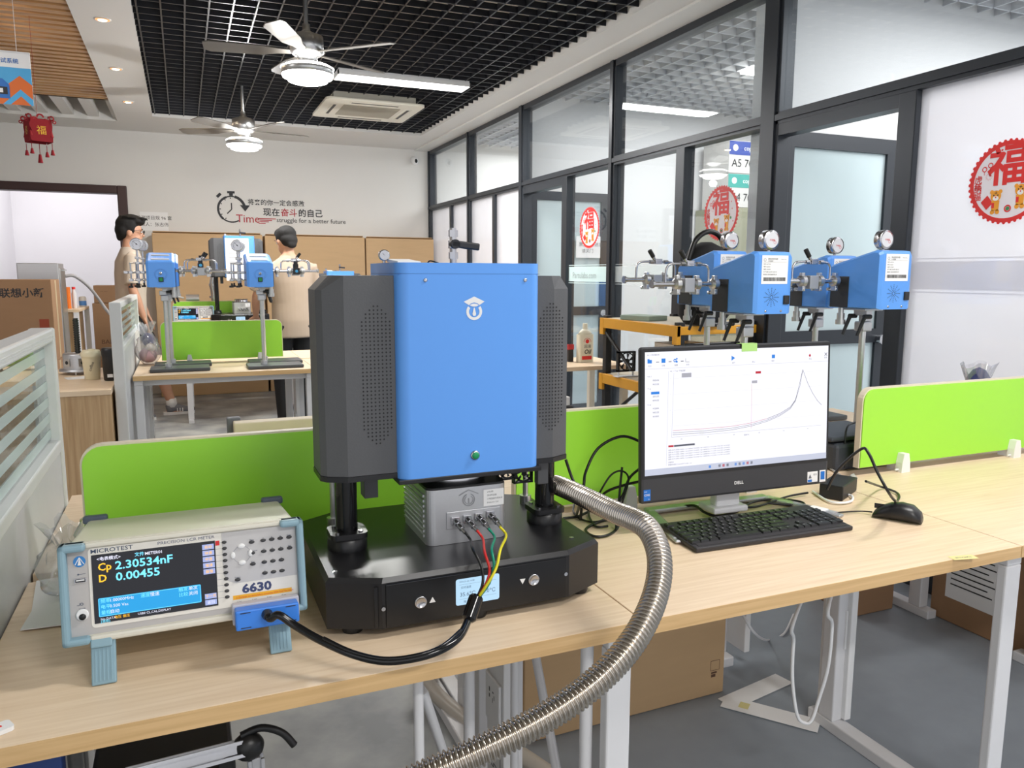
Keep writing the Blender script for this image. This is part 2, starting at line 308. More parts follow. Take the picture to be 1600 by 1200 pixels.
# fans with light
M_blade=mat('fan_blade_silver',(112,108,102),.45,.5,noise=.05)
def fan(x,y,zc,label,ang):
    t=thing('ceiling_fan',label,'ceiling fan',(x,y,zc),group='ceiling fans with round lights')
    g=G(); g.cyl((0,0,.26),(0,0,3.35-zc),.0125); g.lathe([(.055,3.30-zc),(.06,3.35-zc)],20); obj('down_rod',g,M_steelr,t)
    g=G(); g.lathe([(.02,.27),(.022,.235),(.035,.225),(.09,.205),(.092,.12),(.075,.105),(.055,.10),(.055,.045),(.09,.04)],32); obj('motor_housing',g,M_steelr,t)
    for k in range(5):
        a=ang+2*PI*k/5; g=G(); g.M=RZ(a)@T(.085,0,.12)@RX(R_(12)); g.prism([(0,-.022),(.07,-.03),(.16,-.058),(.42,-.062),(.455,-.04),(.455,.035),(.42,.05),(.16,.045),(.07,.025),(0,.022)],-.003,.003); obj('blade',g,M_blade,t)
    g=G(); g.lathe([(.09,.045),(.138,.04),(.142,.03),(.142,.0),(.13,-.006)],40); obj('lamp_ring',g,M_steelr,t)
    g=G(); g.lathe([(.143,.032),(.146,.036),(.12,.05)],40); g.lathe([(.141,-.001),(.135,-.014),(.112,-.017),(.108,-.034),(.09,-.04),(0,-.041)],40); obj('lamp_diffuser',g,M_lamp,t)
    l=bpy.data.lights.new('fan_glow','POINT'); l.energy=38 if y>6 else 20; l.shadow_soft_size=.03; o=bpy.data.objects.new('fan_glow',l); COL.objects.link(o); o.location=(x,y,zc-.09)
fan(.70,4.6,2.44,'silver ceiling fan with a glowing round lamp, the nearer and larger one',.5)
fan(.53,7.0,2.40,'silver ceiling fan with a round lamp near the back wall, the farther smaller one',.15)
# cassette air conditioner
t=thing('air_conditioner','cream square cassette air conditioner hanging in the black ceiling grid','air conditioner',(1.62,7.24,2.80))
M_ac=mat('aged_cream_plastic',(222,218,204),.5)
g=G(); g.prism(rpoly(-.43,.43,-.41,.41,.05),0,.02); g.box(-.36,.36,-.34,.34,.02,.14); obj('body',g,[M_ac],t)
g=G(); g.box(-.25,.25,-.22,.22,-.006,0,.002); g.m=1
obj('intake_grille',g,mat('beige_mesh',(176,170,154),.7,scale=300,noise=.2),t)
for a in range(4):
    g=G(); g.M=RZ(a*PI/2)@T(0,-.325,0); g.box(-.22,.22,-.03,.03,-.003,.001,.001); g.m=1; g.box(-.205,.205,-.012,.012,-.0045,-.003); obj('air_flap',g,[M_ac,M_blackp],t)
# ---------------------------------------------------------------- right partition (x=2.9)
X=2.9
g=G()
for a,b in ((1.0,1.08),(3.285,3.425),(4.95,5.03),(6.56,6.66),(8.0,8.07),(9.43,9.5)): g.box(X-.03,X+.06,a,b,0,2.85,.004); g.box(X-.042,X-.03,a+.02,b-.02,0,2.85)
g.box(X-.03,X+.06,-2.4,9.5,2.79,2.852); g.box(X-.03,X+.06,-2.4,9.5,2.118,2.178); g.box(X-.04,X-.03,-2.4,9.5,2.135,2.165)
for a,b in ((2.455,2.545),(4.10,4.19),(5.69,5.78),(7.27,7.33),(8.62,8.68)): g.box(X-.03,X+.05,a,b,0,2.12,.004)
for a,b in ((-2.4,2.46),(3.42,5.7),(6.64,9.5)): g.box(X-.03,X+.05,a,b,0,.09)
for a,b in ((2.545,3.285),(5.78,6.56)): g.box(X-.028,X+.05,a,b,2.06,2.12)
struct('wall_right',g,M_frame)
k=0
for a,b in ((-2.4,1.0),(1.08,3.285),(3.425,4.95),(5.03,6.56),(6.66,8.0),(8.07,9.43)):
    k+=1; g=G(); g.box(X,X+.008,a,b,2.178,2.79); struct('window_%d'%k,g,M_glassw)
LP=[(-2.4,2.455,M_film),(3.425,4.10,M_glassw),(4.19,4.95,M_glassw),(5.03,5.69,M_glassw),(6.66,7.27,M_film),(7.33,8.0,M_film),(8.07,8.62,M_film),(8.68,9.43,M_film)]
for a,b,m in LP:
    k+=1; g=G(); g.box(X,X+.008,a,b,.09,2.12)
    if m is M_glassw or a<0: g.m=1 if abs(a-5.03)<.01 else 2 if a>0 else 0; g.box(X-.002,X-.0005,a,b,1.29,1.405); g.box(X-.002,X-.0005,a,b,1.415,1.42); g.box(X-.002,X-.0005,a,b,1.275,1.28)
    struct('window_%d'%k,g,[m,M_frost,M_faint])
# lettering on the frosted band
Mwin=Matrix(((0,1,0,0),(-1,0,0,0),(0,0,1,0),(0,0,0,1)))    # local x -> -Y world, local -y -> -X
g=G(); g.M=T(X-.003,5.62,1.315)@Mwin; g.text(0,0,'Partulabs.com',.05,sx=1.0); tag(obj('window_lettering',g,mat('etched_grey',(150,160,162),.6)),'pale grey lettering on the frosted band of the glass beside the open far door','lettering')
def door_leaf(n,y,lab):
    t=thing(n,lab,'door',(X+.05,y,0)); t['kind']='structure'
    g=G(); 
    g.box(0,.07,-.02,.02,0,2.1); g.box(.74,.82,-.02,.02,0,2.1); g.box(.07,.74,-.02,.02,0,.1); g.box(.07,.74,-.02,.02,2.02,2.1); g.box(.07,.74,-.02,.02,.96,1.04); obj('door_frame',g,M_frame,t)
    g=G(); g.box(.07,.74,-.004,.004,.1,2.02); obj('door_pane',g,M_frostd,t)
    g=G(); g.cyl((.76,-.06,.98),(.76,-.02,.98),.024); g.cyl((.76,-.062,.98),(.76,-.05,.98),.03); obj('door_knob',g,M_steel,t)
door_leaf('door_1',6.60,'open frosted glass door with dark frame, far doorway of the glass wall')
door_leaf('door_2',3.34,'open frosted glass door with dark frame, nearer doorway of the glass wall')
g=G(); g.M=T(3.42,6.57,1.50); g.rect(0,.26,0,.20,0); g.m=1; g.text(.03,.11,'禁止随意进出',.03,.001); g.text(.06,.05,'请关门',.03,.001); tag(obj('paper_notice',g,[M_paper,M_inkg]),'white paper notice on the open far glass door','notice')
# inner offices
g=G(); g.box(X+.06,6.6,3.5,3.6,0,3.3); struct('wall_office_near',g,M_wall2)
g=G(); g.box(X+.06,6.6,6.68,6.78,0,3.3); struct('wall_office_far',g,M_wall2)
g=G(); g.box(6.6,6.7,-2.5,9.6,0,3.3); struct('wall_office_side',g,M_wall2)
g=G(); 
x=3.05
while x<6.5: g.box(x-.005,x+.005,-2.4,9.4,2.93,2.99); x+=.15
y=-.5
while y<9.4: g.box(2.96,6.6,y-.005,y+.005,2.93,2.99); y+=.15
struct('trim_5',g,mat('office_grid_white',(214,216,220),.5))
for (x,y,p) in ((4.7,1.8,84),(4.7,5.0,56),(4.7,8.2,66)):  # light panels added to brighten the inner rooms
    g=G(); g.box(x-.6,x+.6,y-.15,y+.15,2.90,2.925); tag(obj('ceiling_light',g,M_lamp),'added light panel in the ceiling of the %s room behind the glass wall'%{1.8:'nearest',5.0:'middle',8.2:'farthest'}[y],'ceiling light')
    area('office_glow',(x,y,2.89),2.4,2.2,p)  # wide added fill, wider than the panel, evens out the walls
area('corridor_glow',(-1.2,10.8,3.15),1.5,.6,28,(1,.985,1))
area('left_ceiling_glow',(-1.8,4.0,2.84),1.0,.4,22); 
# paper cartons against the office wall
MC_olive=mat('olive_cabinet',(150,150,128),.6)
t=thing('filing_cabinet','tall olive grey cabinet behind the glass wall','cabinet',(5.18,6.42,0))
g=G(); g.box(-.36,.36,-.24,.24,0,1.985,.004); obj('body',g,MC_olive,t); g=G(); g.box(-.34,.34,-.25,-.24,.05,1.95); obj('door_panel',g,MC_olive,t)
for i,(z0,z1,c,tx,nm) in enumerate(((1.99,2.305,(70,160,150),'A4 70','lower'),(2.31,2.61,(52,74,150),'A5 70','upper'))):
    g=G(); g.box(4.85,5.46,6.2,6.6,z0,z1,.003); g.m=1; g.M=T(0,6.199,0); g.rect(4.85,5.46,z1-.13,z1-.004,.001); g.m=2; g.text(4.88,z0+.06,tx,.075,.002); g.text(5.16,z0+.11,'复印纸',.025,.002); g.text(5.16,z0+.06,'500张/包',.02,.002); g.m=3; g.text(5.02,z1-.085,'copy paper',.045,.002); g.disc(4.92,z1-.065,.03,.002)
    tag(obj('paper_carton',g,[mat('grey_carton',(206,204,200),.7),mat('carton_band%d'%i,c,.5),M_ink,M_white]),'%s printed copy paper carton stacked on the cabinet behind the glass wall'%nm,'carton','copy paper cartons')
# lucky stickers
M_or=mat('orange_print',(240,160,40),.5); M_pw=mat('sticker_white',(238,232,238),.6); M_gr=mat('green_print',(60,140,80),.5)
def sticker(y,lab,flip=1):
    t=thing('window_sticker',lab,'sticker',(X-.006,y,1.70),(0,0,-PI/2),group='round red and white paper stickers on the glass wall')
    g=G(); g.m=0; g.disc(0,0,.15,0,n=48); g.m=1; g.ring(0,0,.136,.152,.0006,48)
    for i in range(44): a=2*PI*i/44; g.disc(.152*math.cos(a),.152*math.sin(a),.007,.0007,n=8)
    g.text(-.005*flip,.005,'福',.115,.001,'c',bold=.022)
    for i,(c,z) in enumerate((('虎',.005),('年',-.022),('纳',-.03),('福',-.06))): g.text(-.118*flip,z,c,.024,.001,'c',bold=.01)
    for (a,b) in ((-.095,.055),(-.072,.068)): g.ring(a*flip,b,.007,.0105,.001,12); g.rect(a*flip-.001,a*flip+.001,b-.022,b-.01,.001)
    for (a,b) in ((-.07,.03),(.09,.06),(.1,.02),(.08,-.01),(-.03,.12),(.05,.115),(.11,-.05)): g.disc(a*flip,b,.004,.001,n=8)
    for i in range(12): a=2*PI*i/12; g.line([(-.075*flip+.008*math.cos(a),.025+.008*math.sin(a)),(-.075*flip+.014*math.cos(a),.025+.014*math.sin(a))],.001,.001)
    g.poly([(-.10,-.07),(-.075,-.045),(-.05,-.075),(-.075,-.10)],.0012)
    # two little generic tiger cubs
    for cx,cz,s in ((-.04,-.05,1),(.055,-.035,1)):
        g.m=2; g.disc(cx,cz,.021*s,.0014); g.disc(cx-.017,cz+.016,.008,.0013,n=10); g.disc(cx+.017,cz+.016,.008,.0013,n=10); g.poly([(cx-.016,cz-.018),(cx+.016,cz-.018),(cx+.014,cz-.055),(cx-.014,cz-.055)],.0013); g.disc(cx-.01,cz-.06,.009,.0013,n=10); g.disc(cx+.01,cz-.06,.009,.0013,n=10)
        g.m=3; g.disc(cx,cz-.009,.012,.0016,rz=.009); g.m=4; g.disc(cx-.008,cz+.003,.003,.0018,n=8); g.disc(cx+.008,cz+.003,.003,.0018,n=8); g.rect(cx-.006,cx+.006,cz+.010,cz+.012,.0018); g.rect(cx-.001,cx+.001,cz+.006,cz+.017,.0018)
        g.m=1; g.disc(cx,cz-.005,.003,.002,n=8); g.rect(cx-.015,cx-.004,cz-.045,cz-.025,.0016)
    g.m=5; g.disc(.09,-.03,.008,.001,n=6); g.disc(.01,-.1,.008,.001,n=6); g.m=1; g.ring(.01,-.1,.009,.014,.001,14)
    obj('printed_disc',g,[M_pw,M_red,M_or,M_white,M_ink,M_gr],t)
sticker(5.343,'round red and white lucky sticker on the glass, smallest and farthest of the three')
sticker(3.753,'round red and white lucky sticker on the glass wall, middle of the three')
sticker(2.045,'large round red and white lucky sticker on the milky pane, nearest of the three')
# wall slogan
def onwall(u,v): p=onY(u,v,9.499); return p.x,p.z
g=G(); g.M=T(0,9.497,0)
def wt(u,v,s,h,m,bold=.01,shear=0,sx=1): g.m=m; x,z=onwall(u,v); return g.text(x,z,s,h,0,bold=bold,shear=shear,sx=sx)
wt(387,319,'将来的你一定会感激',.0505,0,.012); wt(411,336,'现在',.068,0,.016); wt(438.5,336.8,'奋斗',.068,1,.016); wt(466,337.6,'的自己',.068,0,.016)
wt(369,347,'Time',.09,1,.006,sx=1.0); wt(432,347,'struggle for a better future',.052,0,.004,sx=1.02)
for i,(a,b,c) in enumerate(((403,431,341),(406,425,343.5),(406,420,346),(404,415,348.5))): x0,z=onwall(a,c); x1,_=onwall(b,c); g.m=1; g.rect(x0,x1,z-.008,z+.002,0)
cx,cz=onwall(362,327); g.m=0; g.ring(cx,cz,.135,.15,0,40,R_(60),R_(300)); g.ring(cx-.004,cz,.128,.152,.0002,30,R_(110),R_(230)); g.rect(cx-.04,cx+.04,cz+.175,cz+.2,0); g.rect(cx-.02,cx+.02,cz+.15,cz+.175,0)
g.ring(cx,cz,.13,.16,.0002,12,R_(15),R_(75)); g.poly([(cx+.09,cz+.05),(cx+.2,cz+.05),(cx+.145,cz-.02)],0); g.line([(cx,cz+.07),(cx,cz),(cx-.05,cz-.05)],.012,0); g.line([(cx-.15,cz+.13),(cx-.11,cz+.17)],.03,0)
for a in range(6): g.line([(cx-.13*math.cos(a*.5-1),cz+.13*math.sin(a*.5-1)),(cx-.115*math.cos(a*.5-1),cz+.115*math.sin(a*.5-1))],.01,.0004)
tag(obj('wall_slogan',g,[M_ink,M_red2]),'black and red wall lettering with a stopwatch drawing on the back wall','wall lettering')
g=G(); a=onwall(220,360); b=onwall(262,332); g.M=T(0,9.498,0); g.rect(a[0],b[0],a[1],b[1]); g.m=1; g.text((a[0]+b[0])/2,b[1]-.08,'检测项目规 96 套',.034,.001,'c'); g.text((a[0]+b[0])/2,b[1]-.15,'口人：张志伟',.034,.001,'c')
tag(obj('paper_notice',g,[M_paper,M_ink]),'white printed paper notice taped to the back wall beside the doorway','notice')
# dome camera
p=onY(648,252,9.44); t=thing('security_camera','small white security camera with black lens in the back wall corner','security camera',p)
g=G(); g.cyl((0,.06,.03),(0,.01,.0),.04,.035); g.ell((0,0,0),(.045,.045,.045)); obj('housing',g,M_white,t); g=G(); g.ell((.006,-.03,0),(.022,.02,.026)); obj('lens',g,M_blackg,t)
# large cartons along the back wall
for i,(x0,x1,y,h,l) in enumerate(((-.28,.845,9.2,1.77,'tall plain cardboard carton against the back wall, leftmost of the three'),(.87,1.995,9.2,1.765,'tall plain cardboard carton against the back wall under the slogan, middle of the three'),(2.01,2.84,9.2,1.76,'tall plain cardboard carton in the back wall corner beside the glass wall'))):
    t=thing('cardboard_carton',l,'carton',((x0+x1)/2,y+.13,0),group='tall cartons along the back wall'); g=G(); g.box(-(x1-x0)/2,(x1-x0)/2,-.13,.13,0,h,.006); obj('box',g,M_card,t)
    g=G(); g.M=T(0,-.13,h)@RX(R_(-14)); g.box(-(x1-x0)/2+.01,(x1-x0)/2-.02,-.004,.13,.012,.018); obj('top_flap',g,M_card,t)
# hanging banner and lantern
t=thing('hanging_banner','printed product banner with orange chevrons hanging from the wooden ceiling','banner',(-.99,5,0)); W2=.30; Zt=2.50; Zb=2.235
g=G(); g.M=T(0,0,0); g.box(-W2,W2,-.002,.002,Zb,Zt); g.m=1; g.rect(-W2,W2,Zb,Zt-.075,.003); g.m=2; g.poly([(.12,Zb),(.30,Zb),(.30,Zb+.105),(.245,Zb+.15),(.185,Zb+.10)],.004); g.rect(-.3,.13,Zb,Zb+.035,.0038); g.m=1; g.poly([(.16,Zb),(.195,Zb),(.245,Zb+.045),(.245,Zb+.08)],.0045); g.poly([(.245,Zb+.045),(.29,Zb),(.30,Zb),(.30,Zb+.03),(.245,Zb+.08)],.0045)
g.m=3; g.rect(-.02,.195,Zb+.03,Zb+.10,.005); g.poly([(-.02,Zb+.10),(.195,Zb+.10),(.165,Zb+.13),(-.02,Zb+.13)],.005); g.m=4; g.rect(.05,.185,Zb+.05,Zb+.088,.006); g.rect(.05,.14,Zb+.13,Zb+.165,.005); g.m=0; g.rect(.115,.165,Zb+.058,Zb+.08,.007)
g.m=3; g.text(.245,Zt-.052,'自动化热测试系统',.020,.004,'r',bold=.01)
obj('printed_sheet',g,[M_white,mat('banner_cyan',(80,170,222),.5),mat('banner_orange',(222,110,44),.5),mat('banner_blue',(44,112,190),.5),M_ink],t)
g=G(); g.cyl((-.3,0,Zt+.004),(.3,0,Zt+.004),.006,n=8); g.cyl((.24,0,Zt),(.24,0,2.86),.0015,n=6); g.cyl((-.24,0,Zt),(-.24,0,2.86),.0015,n=6); obj('hanging_rod',g,M_lgrey,t)
p=onY(57,172,5.6); t=thing('paper_lantern','red paper cut lantern with tassels hanging below the banner','lantern',(p.x,p.y,p.z-.19))
M_lan=mat('red_felt',(150,18,34),.8,noise=.1)
g=G()
for a in range(4):
    g.M=RZ(a*PI/2+.4)
    g.prism([(-.055,.0),(.055,.0),(.062,.03),(.05,.06),(.062,.09),(.052,.13),(-.052,.13),(-.062,.09),(-.05,.06),(-.062,.03)],-.062,-.058,ax='y')
    for s in (-1,1): g.ring(s*.06,.14,.008,.016,.06,14); g.ring(s*.075,.12,.005,.011,.06,12)
    g.ring(0,.14,.012,.022,.06,16,0,PI)
g.M=Matrix.Identity(4); g.prism([(-.05,-.05),(.05,-.05),(.05,.05),(-.05,.05)],.128,.133); obj('body',g,M_lan,t)
for a in range(4):
    q=a*PI/2+.4+PI/4; c=Vector((math.cos(q)*.078,math.sin(q)*.078,0))
    for zz in (.06,-.045): g=G(); g.cyl(c+Vector((0,0,zz+.04)),c+Vector((0,0,zz)),.002,n=5); g.cyl(c+Vector((0,0,zz)),c+Vector((0,0,zz-.03)),.006,.012,n=8); obj('tassel',g,M_lan,t)
g=G(); g.cyl((0,0,0),(0,0,-.07),.002,n=5); g.cyl((0,0,-.07),(0,0,-.12),.007,.014,n=8); obj('tassel',g,M_lan,t)
M_gold=mat('gold_foil',(220,170,60),.35,.6)
for q,c in ((.4,'福'),(.4-PI/2,'春')): g=G(); g.M=RZ(q); g.text(0,.045,c,.04,.0635,'c'); obj('gold_character',g,M_gold,t)
g=G(); g.cyl((0,0,.13),(0,0,2.86-t.location.z),.001,n=5); obj('cord',g,M_lan,t)
# ================================================================ desks
def desk(x0,x1,yf,label,dirn=1,grp=None,frames=(0,1),dep=.605,panel=True):
    """front edge on the -y side when dirn=1; origin on the floor under the front left corner"""
    t=thing('office_desk',label,'desk',((x0+x1)/2,yf,0),0 if dirn==1 else PI,group=grp); W=(x1-x0)/2-.0012
    g=G(); g.m=0; g.box(-W,W,.0015,dep,.722,.75,.0015); obj('desktop',g,M_desk,t)
    g=G(); g.box(-W,W,0,.0015,.7225,.7495); obj('edge_band',g,M_edge,t)
    for k in frames:
        x=(-W+.026 if k==0 else W-.026)
        for nm,a,b in (('leg',.03,.055),('leg',.505,.56)):
            g=G(); g.M=T(x,0,0); g.box(-.025,.025,a,b,.035,.69,.004) if a<.1 else g.box(-.022,.022,a,b,.035,.69,.004); obj(nm,g,M_lgrey,t)
        g=G(); g.box(x-.024,x+.024,-.0,.60,.0,.035,.004); obj('foot_bar',g,M_lgrey,t)
        g=G(); g.box(x-.024,x+.024,.03,.60,.69,.721,.003); obj('top_bar',g,M_lgrey,t)
    g=G(); g.box(-W,W,.09,.125,.68,.72); obj('cross_rail',g,M_lgrey,t)
    if panel:
        for x in ([-W+.05] if x0>1 and yf<2 else [W-.05]):
          g=G(); g.box(x-.012,x+.012,.49,.60,.04,.69,.003); obj('cable_riser',g,M_white,t)
          g=G(); g.M=T(x-.012,.545,0)@RZ(-PI/2); g.box(-.045,.045,-.008,0,.26,.38,.003); g.m=1
          for a,b,c,d in ((-.018,-.012,.34,.352),(-.018,-.012,.325,.335),(.004,.012,.345,.349),(.014,.017,.33,.342),(.004,.007,.32,.332)): g.rect(a,b,c,d,.0085)
          obj('wall_socket',g,[M_white,M_ink],t)
          g=G(); g.M=T(x-.0122,.545,0)@RZ(-PI/2); g.line([(-.035,.14),(-.035,.22),(-.01,.22),(-.01,.21),(.008,.21),(.008,.22),(.035,.22),(.035,.14),(.01,.14),(.01,.15),(-.008,.15),(-.008,.14),(-.035,.14)],.003,.0004); obj('knockout_outline',g,M_ink,t)
    return t
GR='light wood office desks'
desk(-.31,.71,1.09,'light wood desk in the foreground carrying the meter and the big blue machine',grp=GR,frames=(0,1))
desk(.71,1.70,1.09,'light wood desk in the foreground carrying the computer monitor and keyboard',grp=GR,frames=(),panel=False)
desk(1.70,2.69,1.09,'empty light wood desk at the right edge of the foreground row',grp=GR,frames=(0,1))
desk(-.31,.71,2.345,'opposite desk hidden behind the left green divider',-1,GR,(0,1))
desk(.71,1.70,2.63,'opposite desk behind the computer monitor and its green divider',-1,GR,(0,1),dep=.89)
desk(1.70,2.69,2.63,'opposite desk carrying the rear-facing blue instruments on poles',-1,GR,(0,),dep=.89)
YB=4.98
desk(-.30,.745,YB,'light wood desk in the second row carrying four slim dark instrument bases',grp=GR)
desk(.745,1.78,YB,'light wood desk in the second row just left of the big machine\'s grey side',grp=GR,frames=(1,))
desk(-.30,.745,YB+1.25,'far side desk of the second row behind the green divider',-1,GR)
desk(.745,1.78,YB+1.25,'far side desk of the second row in front of the person seen from behind',-1,GR,(0,))
YC=7.45
desk(-.02,1.02,YC,'light wood desk in the third row carrying the small far meter',grp=GR)
desk(1.02,2.06,YC,'light wood desk in the third row before the tall cartons',grp=GR,frames=(1,))
desk(-.02,1.02,YC+1.3,'far side desk of the third row behind the dull green divider',-1,GR)
def divider(x0,x1,y,label,z0=.772,z1=1.015,clamps=(.25,.75)):
    t=thing('desk_divider',label,'desk divider',((x0+x1)/2,y,.75),group='green desk dividers'); W=(x1-x0)/2
    P=rpoly(-W,W,z0-.75,z1-.75,.04,6,(0,0,1,1)); Q=rpoly(-W+.004,W-.004,z0-.75+.002,z1-.75-.004,.037,6,(0,0,1,1))
    g=G(); g.prism(P,-.010,.010,'y'); obj('core_board',g,M_cream,t)
    g=G(); g.prism(Q,-.0135,-.0101,'y'); g.prism(Q,.0101,.0135,'y'); obj('green_facing',g,M_green,t)
    for c in clamps:
        x=-W+c*2*W
        g=G(); g.M=T(x,-.038,0); g.prism([(-.018,0),(.018,0),(.016,.03),(.010,.058),(-.010,.058),(-.016,.03)],-.0,.024,'y'); g.box(-.012,.012,.02,.06,.0,.022); g.cyl((-.032,.012,.008),(-.018,.012,.008),.003,n=8); obj('clamp',g,M_white,t)
    return t
divider(-.205,.64,1.70,'bright green desk divider behind the bench meter',clamps=(.2,.97))
divider(.72,1.60,1.70,'bright green desk divider behind the corrugated pipe and monitor',clamps=(.36,.8))
divider(1.845,2.66,1.70,'bright green desk divider at the right above the computer mouse',clamps=(.205,.83))
divider(-.155,.62,5.60,'green desk divider behind the slim poles of the second row',z1=1.03,clamps=(.22,.80))
divider(-.10,.60,8.07,'dull green desk divider behind the small far meter, by the cartons',z0=.79,z1=1.08)
# cream board behind the left divider
g=G(); g.box(.105,.42,0,.05,0,.19,.003); g.m=1; g.box(.085,.115,-.004,.03,.0,.20,.002); g.M=T(0,2.2,.75); 
g=G(); g.M=T(0,2.15,.75); g.box(.105,.50,0,.045,0,.203,.003); g.m=1; g.box(.09,.125,.046,.075,0,.21,.003); tag(obj('cream_board_box',g,[mat('cream_board',(232,218,190),.6),M_inkg]),'long cream board box peeking over the left green divider','box')
# ================================================================ glass partitions on the left
def gpart(y0,y1,label,grp,zt=1.205,z1=.925):
    t=thing('glass_partition',label,'partition',(-.335,y0,0),group=grp); L=y1-y0; D=.022
    g=G(); g.box(-D,D,.03,L-.03,.02,z1-.031); obj('lower_panel',g,mat('partition_grey',(196,198,200),.5),t)
    g=G(); g.box(-D-.004,D+.004,.027,L-.027,z1-.03,z1,.004); g.box(-D-.004,D+.004,.027,L-.027,zt-.03,zt+.0055,.006); g.box(-D-.006,D+.006,L-.028,L,0,zt+.006,.005); g.box(-D-.006,D+.006,0,.028,0,zt+.006,.005)
    for q in (.008,.014,.02): g.box(D+.004,D+.006,0,L-.03,zt-.03+q-.002,zt-.03+q)
    obj('rail_frame',g,mat('rail_light_grey',(214,216,216),.4),t)
    g=G(); g.box(-.004,.004,.028,L-.028,z1,zt-.03); obj('glass_pane',g,M_glass,t)
    g=G(); z=z1+.008
    while z<zt-.045: g.box(.0045,.0052,.028,L-.028,z,z+.022); z+=.041
    obj('frosted_stripes',g,M_frost,t)
    return t
gpart(.75,2.27,'grey partition with striped frosted glass at the left edge of the foreground','glass-topped partitions')
gpart(4.55,6.2,'grey glass-topped partition with white post at the left end of the second row','glass-topped partitions',1.19,.96)
